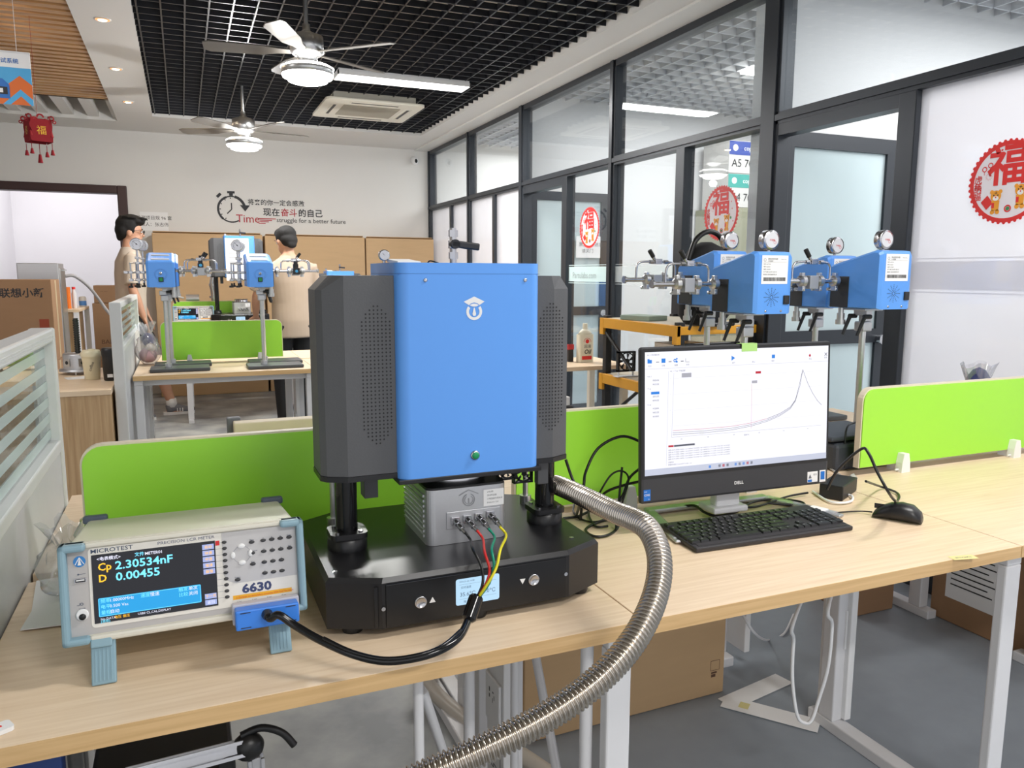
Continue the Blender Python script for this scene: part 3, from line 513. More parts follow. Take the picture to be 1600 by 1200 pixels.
# ================================================================ big blue testing machine
def machine(label):
    cx,cy,cz=.445,1.40,.75
    t=thing('heating_test_machine',label,'laboratory machine',(cx,cy,cz))
    def P(name,g,m,par=t,**k): return obj(name,g,m,par,world=True,**k)
    base=[(.275,1.20),(.62,1.20),(.70,1.237),(.70,1.56),(.63,1.60),(.26,1.60),(.19,1.56),(.19,1.237)]
    g=G(); g.prism(base,.766,.845); bi=[(.278,1.205),(.617,1.205),(.694,1.24),(.694,1.556),(.627,1.594),(.263,1.594),(.196,1.556),(.196,1.24)]; n=8
    g.add([(a,b,.845) for a,b in base]+[(a,b,.853) for a,b in bi],[(i,(i+1)%n,n+(i+1)%n,n+i) for i in range(n)]+[tuple(range(n,2*n))],False)
    bs=P('base',g,M_black)
    g=G(); g.box(.281,.614,1.1975,1.1995,.769,.842,.0008); g.box(.262,.268,1.2,1.201,.77,.84); P('front_panel',g,mat('control_panel_black',(18,18,21),.3))
    for i,(x,z) in enumerate(((.276,.803),(.611,.812))): g=G(); g.cyl((x,1.1975,z),(x,1.1945,z),.0035,n=12); P('panel_screw',g,M_steel)
    for x,y in ((.21,1.26),(.30,1.54),(.655,1.26),(.68,1.52)): g=G(); g.cyl((x,y,.853),(x,y,.8545),.0045,n=12); P('top_screw',g,M_steel)
    for x,y in ((.235,1.25),(.45,1.225),(.665,1.25),(.235,1.55),(.66,1.55)): g=G(); g.lathe([(.017,.7505),(.019,.757),(.015,.767)],20,(x,y,0)); P('rubber_foot',g,M_rubber)
    # display
    g=G(); g.M=T(0,1.1972,0); g.poly(rpoly(.402,.482,.786,.833,.004),0); dsp=P('display',g,mat('lcd_glow',(178,214,240),.4,noise=.02,emit=.85))
    g=G(); g.M=T(0,1.1968,0); g.text(.408,.8265,'2024-01-02 10:08',.0028); g.rect(.408,.476,.8225,.8228); g.rect(.408,.476,.7965,.7968); g.text(.411,.8155,'实时温度',.0034); g.text(.409,.8015,'35.6℃',.0072); g.text(.448,.8155,'设定温度',.0034); g.text(.446,.8015,'25.0℃',.0072); g.text(.416,.7895,'降温中',.0036); obj('display_digits',g,mat('lcd_digits',(80,104,140),.5),dsp,world=True)
    for x,z,s in ((.3395,.804,1),(.5475,.811,-1)):
        g=G(); g.lathe([(.0105,0),(.0105,-.003),(.0088,-.0042),(.0085,-.0030),(.0,-.0034)],28,(x,1.1975,z),'y'); b=P('push_button',g,M_steel)
        g=G(); g.M=T(0,1.1972,0); xx=x+.021*s; k=.0055; g.poly([(xx-k,z-k*.8),(xx+k,z-k*.8),(xx,z+k)] if s>0 else [(xx-k,z+k*.8),(xx,z-k),(xx+k,z+k*.8)]); P('arrow_mark',g,M_white)
    # columns and collars
    for x in (.253,.652):
        g=G(); g.cyl((x,1.375,.853),(x,1.375,.995),.0195,n=32); P('column',g,M_blackg)
        g=G(); g.lathe([(.036,.853),(.036,.873),(.032,.876)],32,(x,1.375,0)); g.prism(rpoly(x-.033,x+.033,1.342,1.408,.012),.876,.886); c=P('column_collar',g,M_black)
        for a in range(4): 
            q=a*PI/2+PI/4; xx,yy=x+.029*math.cos(q),1.375+.029*math.sin(q); g=G(); g.cyl((xx,yy,.886),(xx,yy,.8885),.004,n=10); obj('bolt',g,M_steel,c,world=True)
    for x in (.25,.665): g=G(); g.cyl((x,1.50,.853),(x,1.50,.995),.006,n=12); g.cyl((x,1.50,.853),(x,1.50,.872),.013,n=16); P('guide_rod',g,M_steelr)
    # sample cell
    g=G(); g.prism(rpoly(.388,.545,1.315,1.485,.016,6),.8535,.958)
    for i in range(9): z=.866+i*.0095; g.box(.3855,.389,1.335,1.47,z,z+.0045)
    cell=P('sample_cell',g,M_alu)
    g=G(); g.prism(rpoly(.389,.544,1.316,1.484,.016,6),.9582,.962); obj('cell_lid',g,M_blackp,cell,world=True)
    g=G(); g.lathe([(.062,.962),(.062,.972),(.060,.975),(.060,.985),(.064,.988)],40,(.467,1.40,0)); obj('cell_ring',g,M_steel,cell,world=True)
    g=G(); g.box(.424,.530,1.3125,1.3148,.882,.915,.001); cp=obj('connector_plate',g,M_alu,cell,world=True)
    g=G(); g.M=T(0,1.3143,0); cx0,cz0=.468,.934; g.ring(cx0,cz0,.0105,.012,.0004,28,R_(110),R_(430)); g.ring(cx0,cz0,.0075,.0085,.0004,28,R_(120),R_(420)); g.line([(cx0-.019,cz0+.010),(cx0,cz0+.019),(cx0+.019,cz0+.010)],.0012,.0004); g.line([(cx0,cz0+.003),(cx0,cz0-.006)],.0016,.0004); obj('engraved_logo',g,mat('engraving_grey',(150,152,156),.5,.5),cell,world=True)
    g=G(); g.M=T(0,1.3143,0); g.rect(.497,.538,.918,.950,.0004); g.m=1
    for i,s in enumerate(('eM23铁','测试样品架','介电温谱专用夹具','Dielectric Cell')): g.text(.504,.944-i*.0068,s,.0028,.0007)
    obj('printed_label',g,[M_paper,M_inkg],cell,world=True)
    for i,x in enumerate((.440,.463,.486,.509)):
        g=G(); z=.898+.0012*i; g.box(x-.008,x+.008,1.307,1.3125,z-.007,z+.008,.001); a=Vector((x,1.307,z)); d=Vector((.25,-.8,-.42)).normalized()
        g.cyl(a,a+d*.008,.0062,n=16); g.cyl(a+d*.008,a+d*.013,.0045,n=12); g.cyl(a+d*.013,a+d*.021,.0058,n=16); g.cyl(a+d*.021,a+d*.032,.0042,.0034,n=12); obj('bnc_connector',g,M_steel,cell,world=True)
    # blue cover
    R2=.022
    g=G(); g.prism(rpoly(.331,.600,1.285,1.50,R2,8),.992,1.349,sm=True); g.prism(rpoly(.331,.600,1.285,1.50,R2,8),1.3495,1.368,sm=True); cov=P('blue_cover',g,M_blue)
    g=G(); g.box(.335,.597,1.289,1.496,1.349,1.3497); obj('cover_seam',g,mat('seam_blue',(50,92,160),.5),cov,world=True)
    for x in (.381,.567): g=G(); g.lathe([(.0035,0),(.0035,-.0012),(.002,-.0022),(0,-.0016)],12,(x,1.285,1.3385),'y'); obj('cover_screw',g,M_steel,cov,world=True)
    L=onY(741,478,1.2845); lx,lz=L.x,L.z
    g=G(); g.M=T(0,1.2845,0); g.poly([(lx-.0195,lz+.0075),(lx,lz+.0165),(lx+.0195,lz+.0075),(lx+.010,lz+.0015),(lx+.006,lz+.0045),(lx,lz+.006),(lx-.006,lz+.0045),(lx-.010,lz+.0015)]); g.ring(lx,lz-.010,.0098,.0148,0,36,R_(140),R_(400)); g.poly([(lx-.0085,lz+.0015),(lx-.004,lz+.0035),(lx,lz+.0042),(lx+.004,lz+.0035),(lx+.0085,lz+.0015),(lx+.004,lz-.0008),(lx,lz-.0012),(lx-.004,lz-.0008)],.0002); g.poly([(lx-.0008,lz-.003),(lx+.0008,lz-.003),(lx+.0034,lz-.014),(lx+.002,lz-.0175),(lx-.002,lz-.0175),(lx-.0034,lz-.014)],.0002)
    obj('white_logo',g,M_white,cov,world=True)
    L=onY(742,711,1.285); g=G(); g.lathe([(.0085,0),(.0085,-.003),(.0062,-.0038)],28,(L.x,1.285,L.z),'y'); rb=obj('lamp_button',g,M_steel,cov,world=True); g=G(); g.lathe([(.0065,0),(.0065,-.0045),(.004,-.0058),(0,-.006)],24,(L.x,1.2845,L.z),'y'); obj('green_lens',g,mat('green_lens',(20,150,90),.25),rb,world=True)
    # dark grey wing housing
    A=[(.245,1.305),(.635,1.305),(.672,1.322),(.676,1.335),(.676,1.41),(.65,1.425),(.235,1.425),(.203,1.41),(.203,1.335),(.212,1.322)]
    B=[(.246,1.306),(.630,1.306),(.655,1.322),(.657,1.335),(.657,1.41),(.645,1.424),(.240,1.424),(.226,1.41),(.226,1.335),(.232,1.322)]; n=10
    g=G(); g.prism(A,1.002,1.322); g.add([(a,b,1.322) for a,b in A]+[(a,b,1.346) for a,b in B],[(i,(i+1)%n,n+(i+1)%n,n+i) for i in range(n)]+[tuple(range(n,2*n))],False); wg=P('wing_housing',g,M_dgrey)
    g=G(); g.prism([(a+(.001 if a>.44 else -.001),b-.001) for a,b in A],.992,1.0015); g.box(.329,.602,1.2835,1.49,.984,.992,.001); P('bottom_plate',g,M_black)
    for x0,x1 in ((.2745,.3225),(.6075,.6525)):
        g=G(); g.M=T(0,1.3044,0); nx=8; dx=(x1-x0)/(nx-1)
        for j in range(37):
            e=min(j,36-j); cut=3 if e==0 else 2 if e==1 else 1 if e in(2,3) else 0; cut=[3,2,1,1][e] if e<4 else 0
            for i in range(nx):
                if i<cut or i>=nx-cut: continue
                g.disc(x0+i*dx,1.057+j*.0066,.0016,n=8)
        obj('ventilation_holes',g,M_rubber,wg,world=True)
    g=G(); g.box(.292,.318,1.40,1.435,.932,.992,.001); P('bracket_plate',g,M_dgrey); g=G(); g.box(.619,.641,1.335,1.353,.942,.992,.001); P('bracket_plate',g,M_dgrey)
    for x in (.60,.655+.0):
        t2=None
    for k,(x,z) in enumerate(((.578,.962),(.613,.952))):
        g=G(); g.M=T(x,1.395,z); g.ring(0,0,.0145,.019,.005,24); g.ring(0,0,.0,.006,.006,16); 
        for s in ((-.02,-.02),(.02,-.02),(.02,.02),(-.02,.02)): g.line([(s[0]*.3,s[1]*.3),s],.003,.005)
        g.box(-.021,.021,-.003,.008,-.021,-.018); g.box(-.021,.021,-.003,.008,.018,.021); g.box(-.021,-.018,-.003,.008,-.021,.021); g.box(.018,.021,-.003,.008,-.021,.021)
        for q in range(7): a=q*2*PI/7; g.poly([(.004*math.cos(a),.004*math.sin(a)),(.0145*math.cos(a+.2),.0145*math.sin(a+.2)),(.0145*math.cos(a+.6),.0145*math.sin(a+.6))],.002)
        P('cooling_fan',g,M_blackp)
    # fittings on the top
    x,y=.487,1.45; g=G()
    g.cyl((x,y,1.368),(x,y,1.378),.006,n=16); g.cyl((x,y,1.378),(x,y,1.391),.0095,n=6,sm=False); g.cyl((x,y,1.391),(x,y,1.40),.006,n=16); g.box(x-.008,x+.008,y-.008,y+.008,1.398,1.414,.001); g.cyl((x,y,1.414),(x,y,1.42),.0065,n=16); g.cyl((x,y,1.42),(x,y,1.433),.0095,n=6,sm=False); g.cyl((x,y,1.433),(x,y,1.437),.006,n=16); v=P('gas_valve',g,M_steel)
    g=G(); g.M=T(x,y-.012,1.406)@RY(R_(6)); g.box(-.009,.05,-.004,.002,-.007,.007,.003); g.cyl((0,.012,0),(0,-.004,0),.009,n=20); obj('valve_handle',g,M_blackp,v,world=True)
    x,y,z=.356,1.475,1.384; g=G(); g.lathe([(.0,.006),(.0095,.006),(.0105,.004),(.0105,-.005),(.0092,-.006)],24,(x,y,z),'y'); g.cyl((x,y,1.368),(x,y,z-.008),.003,n=8); gg=P('pressure_gauge',g,M_steel); g=G(); g.M=T(x,y-.0055,z); g.disc(0,0,.0092); g.m=1; g.ring(0,0,.0065,.007,.0003,20); g.line([(0,0),(-.004,.004)],.0008,.0005); obj('gauge_dial',g,[M_paper,M_ink],gg,world=True)
    g=G(); g.M=T(.385,1.44,1.368)@RX(R_(4)); g.box(-.022,.022,-.04,.04,.0005,.0065,.001); P('top_label_plate',g,M_paper)
    g=G(); g.tube([(.44,1.47,1.369),(.443,1.46,1.374),(.452,1.45,1.371),(.46,1.46,1.370)],.0015,n=6); P('top_cord',g,M_rubber)
    return t
mach=machine('large blue and dark grey heating test machine standing in the middle of the foreground desk')
fm=dup(mach,(.475,7.75,.868),0,'small far black and grey test machine raised high on its columns, with a paper sheet')
for c in kids(fm):
    n=c.name.split('.')[0]
    if n in('blue_cover','wing_housing','bottom_plate','gas_valve','pressure_gauge','top_label_plate','top_cord','bracket_plate','cooling_fan'): c.location.z+=.20
    if n in('column','guide_rod'): c.scale=(1,1,2.4); c.location.z-=.103*1.4
g=G(); g.box(-.25,.25,-.19,.2,0,.116,.004); o=obj('machine_plinth',g,M_black); o.location=(.475,7.75,.7515); tag(o,'low black plinth under the raised far test machine','plinth')
dup(mach,(1.40,7.78,.7512),0,'far blue topped test machine half hidden behind the big machine\'s grey side')
# paper sheet hanging on the far machine
p0=onY(351,372,7.64); p1=onY(390,418,7.64); g=G(); g.box(p0.x,p1.x,7.63,7.632,p1.z-.12,p0.z+.0); g.m=1; g.M=T(0,7.6295,0)
for i in range(5): g.rect(p0.x+.03,p1.x-.03-.02*(i%3),p0.z-.06-.04*i,p0.z-.055-.04*i)
tag(obj('paper_sheet',g,[M_paper,M_inkg]),'white printed sheet hanging on the front of the far test machine','paper sheet')
# ================================================================ connecting cables
K={'black':M_rubber,'red':mat('red_cable',(214,44,40),.4),'green':mat('teal_cable',(0,140,110),.4),'yellow':mat('yellow_cable',(226,214,30),.4)}
_m=T(-.189,1.228,.809)@RX(R_(-8.5)); ADP=_m@Vector((.282,-.050,.0135))
ct=thing('test_cable','black four-lead test cable running from the blue adapter to the silver sample cell','cable',(0,0,0))
end=pt(742,940,1.262)
for nm,st,mid in (('black',(718,838),[(738,856,1.30),(752,885,1.275),(754,912,1.262)]),('red',(740,837),[(757,862,1.295),(765,890,1.27),(758,915,1.258)]),('green',(760,834),[(768,858,1.292),(772,885,1.268),(762,915,1.262)]),('yellow',(780,836),[(782,858,1.29),(775,888,1.262),(758,918,1.254)])):
    x={'black':.440,'red':.463,'green':.486,'yellow':.509}[nm]; a=Vector((x,1.307,.899))+Vector((.25,-.8,-.42)).normalized()*.03
    g=G(); g.tube([a,a+Vector((.006,-.016,-.012))]+[pt(*m) for m in mid]+[end],.0024,n=8); obj('cable_lead',g,K[nm],ct,label=nm+' cable lead')
a,b=pt(744,934,1.262),pt(733,966,1.245)
g=G(); d=(b-a).normalized(); g.cyl(a,b,.0125,n=8); g.cyl(a-d*.004,a,.009,.0125,n=8); g.cyl(b,b+d*.005,.0125,.008,n=8); obj('ferrite_core',g,M_blackg,ct)
g=G(); g.tube([b,pt(718,995,1.20),pt(690,1015,1.17),pt(650,1028,1.155),pt(600,1033,1.15),pt(550,1022,1.152),pt(500,1000,1.165),pt(462,978,1.18),pt(436,961,1.18),ADP+Vector((.004,-.006,-.002)),ADP],.0062,n=12); g.tube([pt(720,985,1.205),pt(690,1010,1.168),pt(650,1024,1.15),pt(600,1029,1.146),pt(550,1018,1.148),pt(505,997,1.16)],.003,n=8); obj('outer_sheath',g,M_blackg,ct)
# ================================================================ bench meter
def meter(label,loc,far=False):
    t=thing('lcr_meter',label,'measuring instrument',loc,(R_(-8.5),0,0)); W=.348; H=.148; D=.30
    M_beige=mat('beige_case',(214,212,190),.45,noise=.02); M_face=mat('cream_face',(234,230,222),.5,noise=.01); M_lb=mat('pale_blue_bumper',(136,168,182),.5,noise=.02); M_kp=mat('keypad_grey',(196,194,194),.5,noise=.01)
    g=G(); g.box(.008,W-.008,.015,D,.006,H-.006,.005); obj('case',g,M_beige,t)
    g=G(); g.prism(rpoly(.0,W,.0,H,.008),.012,.024,'y'); g.box(.035,W-.035,.006,.022,H-.008,H-.001,.002); g.box(.035,W-.035,.004,.02,.0,.010,.003); obj('front_bezel',g,mat('bezel_cream',(222,218,204),.5),t)
    for x0,x1,s in ((0,.011,0),(W-.011,W,1)):
        g=G(); g.box(x0,x1,-.004,.03,0,H,.004)
        for zz in ((0,.011),(H-.011,H)): g.box(0 if s==0 else W-.036,.036 if s==0 else W,-.004,.03,zz[0],zz[1],.004)
        obj('corner_bumper',g,M_lb,t)
    for a0,b0 in ((0,.04),(W-.04,W)):
        for c0,d0 in ((H-.012,H+.002),(0,.02)): g=G(); g.box(a0,b0,D-.01,D+.012,c0,d0,.004); obj('rear_bumper',g,mat('slate_bumper',(86,98,114),.5),t)
    g=G(); g.m=0; g.M=T(0,.012,0); g.rect(.011,W-.011,.011,H-.011,.0002); g.m=1; g.poly(rpoly(.038,W-.012,.020,H-.0095,.006),.0008); g.m=2; g.poly([(.224,H-.0095),(.224,.072),(.230,.062),(.242,.0565),(.335,.0565),(.335,H-.0095)],.0012)
    obj('front_face',g,[mat('face_grey',(190,186,184),.5),M_face,M_kp],t)
    # screen: x .046-.213  z .028-.128
    g=G(); g.M=T(0,.0105,0); g.rect(.042,.214,.026,.128); sc=obj('screen',g,mat('screen_navy',(20,22,36),.15,noise=.01,emit=.35),t)
    E1=mat('screen_cyan',(120,225,255),.5,noise=0,emit=1.0); E2=mat('screen_amber',(255,190,40),.5,noise=0,emit=1.0); E3=mat('screen_white',(235,235,255),.5,noise=0,emit=.9); E4=mat('screen_blue',(30,160,226),.5,noise=0,emit=.8); E5=mat('screen_button',(170,184,236),.5,noise=0,emit=.7)
    g=G(); g.M=T(0,.0101,0); g.m=1; g.text(.050,.104,'Cp',.011,bold=.02); g.text(.050,.087,'D',.011,bold=.02); g.m=0; g.text(.073,.103,'2.30534nF',.0122,bold=.02,sx=1.12); g.text(.073,.0860,'0.00455',.0122,bold=.02,sx=1.12)
    g.m=2; g.text(.049,.119,'<电表模式>',.0045,bold=.01); g.text(.114,.119,'METER01',.0045,bold=.01); g.m=0; g.text(.100,.119,'文件',.0048,bold=.01)
    g.m=3; g.poly(rpoly(.048,.190,.035,.063,.002),0); g.m=0; g.line([(.049,.036),(.189,.036),(.189,.062),(.049,.062),(.049,.036)],.0006,.0003)
    for i,(a,b) in enumerate((('频率','1.00000MHz'),('电平','0.500 Vac'),('量程','自动'))): g.m=0; g.text(.051,.0558-i*.0085,a,.0048,.0003); g.m=2; g.text(.063,.0558-i*.0085,b,.0046,.0003)
    g.m=0; g.text(.105,.0558,'速度',.0048,.0003); g.text(.158,.0565,'触发',.0048,.0003); g.text(.158,.0487,'比较',.0048,.0003); g.m=2; g.text(.118,.0558,'慢速',.0048,.0003); g.text(.172,.0565,'单次',.0048,.0003); g.text(.172,.0487,'关闭',.0048,.0003)
    for i in range(5): g.m=4; g.box(.195,.212,-.0004,-.0001,.1155-i*.0096,.1235-i*.0096); g.m=1; g.text(.2035,.1175-i*.0096,('自动','快速','中速','慢速','最慢')[i],.004,.0006,'c')
    for i in range(2): g.m=4; g.box(.195,.212,-.0004,-.0001,.0385-i*.0096,.0465-i*.0096); g.m=1 if i==0 else 2; g.text(.2035,.0405-i*.0096,('下一页','返回')[i],.004,.0006,'c')
    g.m=2; g.text(.050,.030,'No DATA',.0034); g.text(.100,.030,'USB0 CL,CAL,DISPLAY',.0034); g.m=1; g.text(.068,.030,'电压 偏压',.0036); g.m=0; g.text(.050,.0265,'[清除]',.0034)
    obj('screen_text',g,[E1,E2,E3,E4,E5],sc)
    g=G(); g.M=T(0,.011,0); g.m=0; g.text(.041,.1305,'MICROTEST',.0062,sx=1.25,bold=.012); g.m=1; g.text(.132,.1318,'PRECISION LCR METER',.0046,sx=1.25); g.text(.250,.0395,'6630',.0135,bold=.04,sx=1.2); g.m=2; g.rect(.2145,.2205,.1195,.127)
    g.m=3; g.rect(.236,.326,.0305,.0372,.0002); g.m=2; g.text(.240,.0322,'△ Discharge test device before connecting. HIGH Peak Max output.',.0028,.0004,sx=.82); g.m=0; g.text(.266,.0325-.003,'',.001)
    g.m=4; g.disc(.0265,.121,.0082,.0); g.m=5; g.poly([(.0265,.127),(.0240,.1155),(.029,.1155)],.0003); g.line([(.0265,.127),(.0205,.1165)],.001,.0003); g.line([(.0265,.127),(.0325,.1165)],.001,.0003)
    g.m=0; g.line([(.024,.102),(.034,.1024)],.0005); g.ring(.024,.102,.0005,.0013,0,8); g.ring(.0265,.058,.0015,.0022,0,10); g.line([(.020,.0565),(.024,.0565),(.024,.06)],.0005); g.text(.0225,.0505,'POWER',.0018)
    for nm,x,z in [('Menu',.2685,.122),('LCR / Local',.2685,.1045),('Bias',.2685,.087),('Trigger',.2445,.0655)]+[(c,.286+.0132*i,.1225-.0175*j) for j,row in enumerate(('789','456','123','0.-')) for i,c in enumerate(row)]+[('Enter',.3262,.1225),('Exit',.3262,.105)]: g.m=0; g.text(x,z-.001,nm,.0023,.0014,'c')
    g.m=0
    for z in [.1235-.0096*i for i in range(10)]: g.line([(.2135,z),(.224,z)],.0003,.0002)
    g.ring(.2525,.101,.0130,.0133,.0012,36)
    for i,c in enumerate(('L cur','L pot','H pot','H cur')): g.text(.242+.0225*i,.0262,c,.0022,.0006)
    obj('front_print',g,[M_inkb,mat('navy_ink',(60,70,110),.6),M_red,mat('caution_amber',(245,180,40),.5),mat('badge_blue',(50,130,200),.5),M_white],t)
    M_btn=mat('button_charcoal',(58,58,60),.5)
    def btn(x,z,rx,rz,m,nm='button'): g=G(); g.M=T(x,.0112,z); g.lathe([(1,0),(.96,-.0022),(.7,-.003),(0,-.0031)],20,ax='y'); g.v=[((v[0]-x)*rz_(rx)+x,v[1],(v[2]-z)*rz+z) for v in g.v]; obj(nm,g,m,t)
    rz_=lambda q:q
    for i in range(10): btn(.2275,.1235-.0096*i,.0036,.0024,M_btn)
    for x,z in [(.2685,.1185),(.2685,.101),(.2685,.0835),(.2445,.0618)]+[(.286+.0132*i,.1190-.0175*j) for j in range(4) for i in range(3)]+[(.3262,.1190),(.3262,.1015)]: btn(x,z,.0044,.0026,M_btn)
    for a,(rx,rz) in zip((0,1,2,3),((.0036,.0056),(.0056,.0038),(.0036,.0056),(.0056,.0038))): btn(.2525+.0132*math.cos(a*PI/2),.101+.0132*math.sin(a*PI/2),rx,rz,M_white,'arrow_key')
    g=G(); g.M=T(0,.0115,0); g.box(.0185,.0345,-.0015,0,.0895,.0965,.0005); g.m=1; g.rect(.0197,.0333,.0905,.0955,.0016); g.m=2; g.rect(.021,.032,.0925,.0945,.0018); obj('usb_port',g,[M_steel,M_ink,M_white],t)
    g=G(); g.lathe([(.0085,0),(.0085,-.0025),(.0072,-.003)],24,(.0268,.0115,.0425),'y'); g.m=1; g.lathe([(.0048,-.0031),(.0044,-.0045),(0,-.0045)],20,(.0268,.0115,.0395),'y'); obj('power_button',g,[M_white,M_rubber],t)
    for x in (.052,W-.045):
        lg=G(); lg.M=T(x,.012,.0)@RX(R_(-16)); lg.box(-.0165,.0165,-.004,.004,-.0625,.008,.002)
        for q in range(5): lg.m=0; lg.box(-.0105+q*.0052-.0008,-.0105+q*.0052+.0008,-.0052,-.004,-.057,-.004)
        lg.box(-.0165,.0125,-.009,-.003,-.010,.006,.002); obj('tilt_leg',lg,M_lb,t)
    return t
ml=meter('cream bench measuring meter with a lit black screen on the foreground desk',(-.189,1.228,.809))
# blue adapter on the meter
t=thing('test_adapter','bright blue flat adapter box plugged into the lower right of the bench meter','adapter',ml.location,(R_(-8.5),0,0))
g=G(); g.box(.236,.330,-.040,-.012,-.006,.0245,.0025); obj('body',g,mat('adapter_blue',(52,128,226),.4,noise=.01),t)
g=G(); g.box(.233,.334,-.012,.008,-.004,.0275,.002); obj('grey_back',g,mat('adapter_grey',(190,190,200),.4),t)
for a,b in ((.243,.258),(.310,.325)):
    for z in (-.002,.0205): g=G(); g.box(a,b,-.0406,-.0399,z-.0006,z+.0006); obj('slot',g,M_ink,t)
g=G(); g.lathe([(.0085,-.0395),(.008,-.046),(.006,-.054)],20,(.282,0,.0135),'y'); obj('cable_boot',g,M_rubber,t)
# ================================================================ all-in-one computer
t=thing('computer_monitor','dark framed all-in-one computer monitor showing a rising curve chart','computer monitor',(1.212,1.455,.7505),R_(-2.2))
W=.270; Zb=.075; Zt=.436; tilt=Matrix.Rotation(R_(-3),4,'X')
g=G(); g.M=tilt; g.box(-W,W,0,.018,Zb,Zt,.006); g.box(-W+.03,W-.03,.016,.045,Zb+.04,Zt-.03,.01); obj('housing',g,mat('monitor_charcoal',(52,53,57),.5,noise=.02),t)
g=G(); g.M=tilt@T(0,-.0003,0); g.m=0; g.rect(-W+.003,W-.003,Zb+.058,Zt-.003,.0002); obj('screen_bezel',g,M_blackp,t)
M_scr=mat('screen_white_glow',(232,232,244),.25,noise=.01,scale=2,emit=.88)
g=G(); g.M=tilt@T(0,-.001,0); sx0,sx1,sz0,sz1=-W+.009,W-.009,Zb+.066,Zt-.011; g.rect(sx0,sx1,sz0,sz1); sc=obj('screen',g,M_scr,t)
SWd=sx1-sx0; SHt=sz1-sz0
def sp(u,v): return sx0+u*SWd, sz1-v*SHt       # u,v in 0..1 from the top left
EB=mat('scr_blue',(40,140,240),.5,noise=0,emit=.6); EK=mat('scr_grey',(120,124,140),.5,noise=0,emit=.3); ER=mat('scr_red',(220,40,60),.5,noise=0,emit=.5); EL=mat('scr_line',(196,196,208),.5,noise=0,emit=.5); EY=mat('scr_bar',(214,220,240),.5,noise=0,emit=.6)
g=G(); g.M=tilt@T(0,-.0014,0)
def st(u,v,s,h=.0032,m=1,al='l'): g.m=m; x,z=sp(u,v); g.text(x,z,s,h,0,al)
def sl(p,wd=.0006,m=3): g.m=m; g.line([sp(*q) for q in p],wd,.0001)
def sr(u0,v0,u1,v1,m): g.m=m; a=sp(u0,v0); b=sp(u1,v1); g.rect(a[0],b[0],b[1],a[1],.0001)
sr(0,.948,1,1,4); st(.01,.028,'LK-1 介电测量系统',.0028)
sr(.012,.062,.034,.09,0); sr(.012,.055,.022,.065,0); sr(.082,.055,.102,.09,0); x,z=sp(.15,.075); g.m=0; g.ring(x,z,.002,.004,.0001,14); g.disc(x+.005,z+.004,.0022,.0001,n=10); g.disc(x+.005,z-.003,.0025,.0001,n=10); sl([(.205,.06),(.205,.09),(.225,.09)],.0008,1)
for u,s in ((.015,'打开'),(.083,'方案'),(.148,'配置'),(.207,'分析')): st(u,.118,s)
for u in (.055,.118,.18): sl([(u,.082),(u+.015,.082)],.0016,1)
x,z=sp(.455,.075); g.m=0; g.poly([(x-.004,z-.006),(x+.006,z),(x-.004,z+.006)]); st(.45,.12,'运行'); st(.56,.12,'停止'); sr(.67,.06,.688,.09,0); st(.668,.118,'保存'); x,z=sp(.89,.08); g.m=2; g.poly([(x-.0035,z),(x,z-.0045),(x+.0035,z),(x,z+.0045)]); st(.885,.115,'停止'); x,z=sp(.985,.075); g.line([(x-.004,z-.004),(x+.004,z+.004)],.0015); g.line([(x-.004,z+.004),(x+.004,z-.004)],.0015); st(.975,.11,'关闭')
sl([(0,.135),(1,.135)],.0005); sl([(.118,.16),(.108,.93)],.0005); st(.125,.165,'mk_1  T-cp  介电温谱')
for i,s in enumerate(('▸ mk_1','  数据采集','  样品设置','▸ T-cp','','  温度设置','  频率设置','▸ V-cp','  升温速率','  电极设置','  保存路径')): st(.01+(.028 if s.startswith('  ') else 0),.20+i*.0325,s.strip(),.003)
sr(.03,.318,.072,.34,0); st(.033,.336,'介电温谱',.0028,3)
sl([(.145,.175),(.135,.70)],.0006); sl([(.135,.70),(.965,.70)],.0006)
for v in (.22,.35,.48,.61): st(.125,v,'—',.002); sl([(.145,v),(.96,v)],.0002)
for u in (.18,.32,.46,.60,.74,.88): st(u,.725,'100',.0024)
st(.52,.735,'温度(℃)',.0028); sr(.185,.18,.235,.215,3); st(.188,.195,'Min : 0.12nF',.0022); st(.188,.208,'Max : 7.21nF',.0022); sr(.58,.195,.61,.215,2); st(.585,.211,'停止',.0024,3)
sl([(.56,.30),(.56,.68)],.0005,2); sr(.56,.272,.59,.295,3); st(.562,.288,'35.6',.0024,2)
for k,off in enumerate((0,.018,.034)):
    P=[(.14,.645+off),(.30,.650+off),(.45,.648+off*.9),(.56,.632+off*.8),(.65,.605+off*.7),(.72,.57+off*.6),(.78,.52+off*.5),(.81,.46+off*.3)]
    P+=[(.83,.34),(.842,.25),(.85,.20),(.862,.25),(.88,.32),(.91,.41),(.94,.48),(.965,.52)] if k<2 else [(.835,.34),(.845,.25),(.85,.205)]
    sl(P,.0008,2 if k==0 else 1) if k else (sl(P[:5],.0007,2),sl(P[4:],.0009,1))
sr(.118,.765,.145,.78,2); sr(.147,.765,.255,.78,1)
for i in range(5): st(.118,.81+.0185*i,('温度=35.%d℃ 频率=1.00MHz  Cp=2.30534nF  D=0.0045%d  Rp=1.00000E+06  ε\'=112.034  ε\"=0.51283  tan=0.00455'%(i,i)),.0026)
st(.118,.91,'采集完成',.0026); st(.118,.93,'数据保存路径 C:/data/2024/T-cp/mk_1.csv',.0026)
for i,m in enumerate((0,1,2,1,4,0,1,0,2,1)): sr(.36+i*.022 if i else .33,.962,.372+i*.022 if i else .342,.985,m)
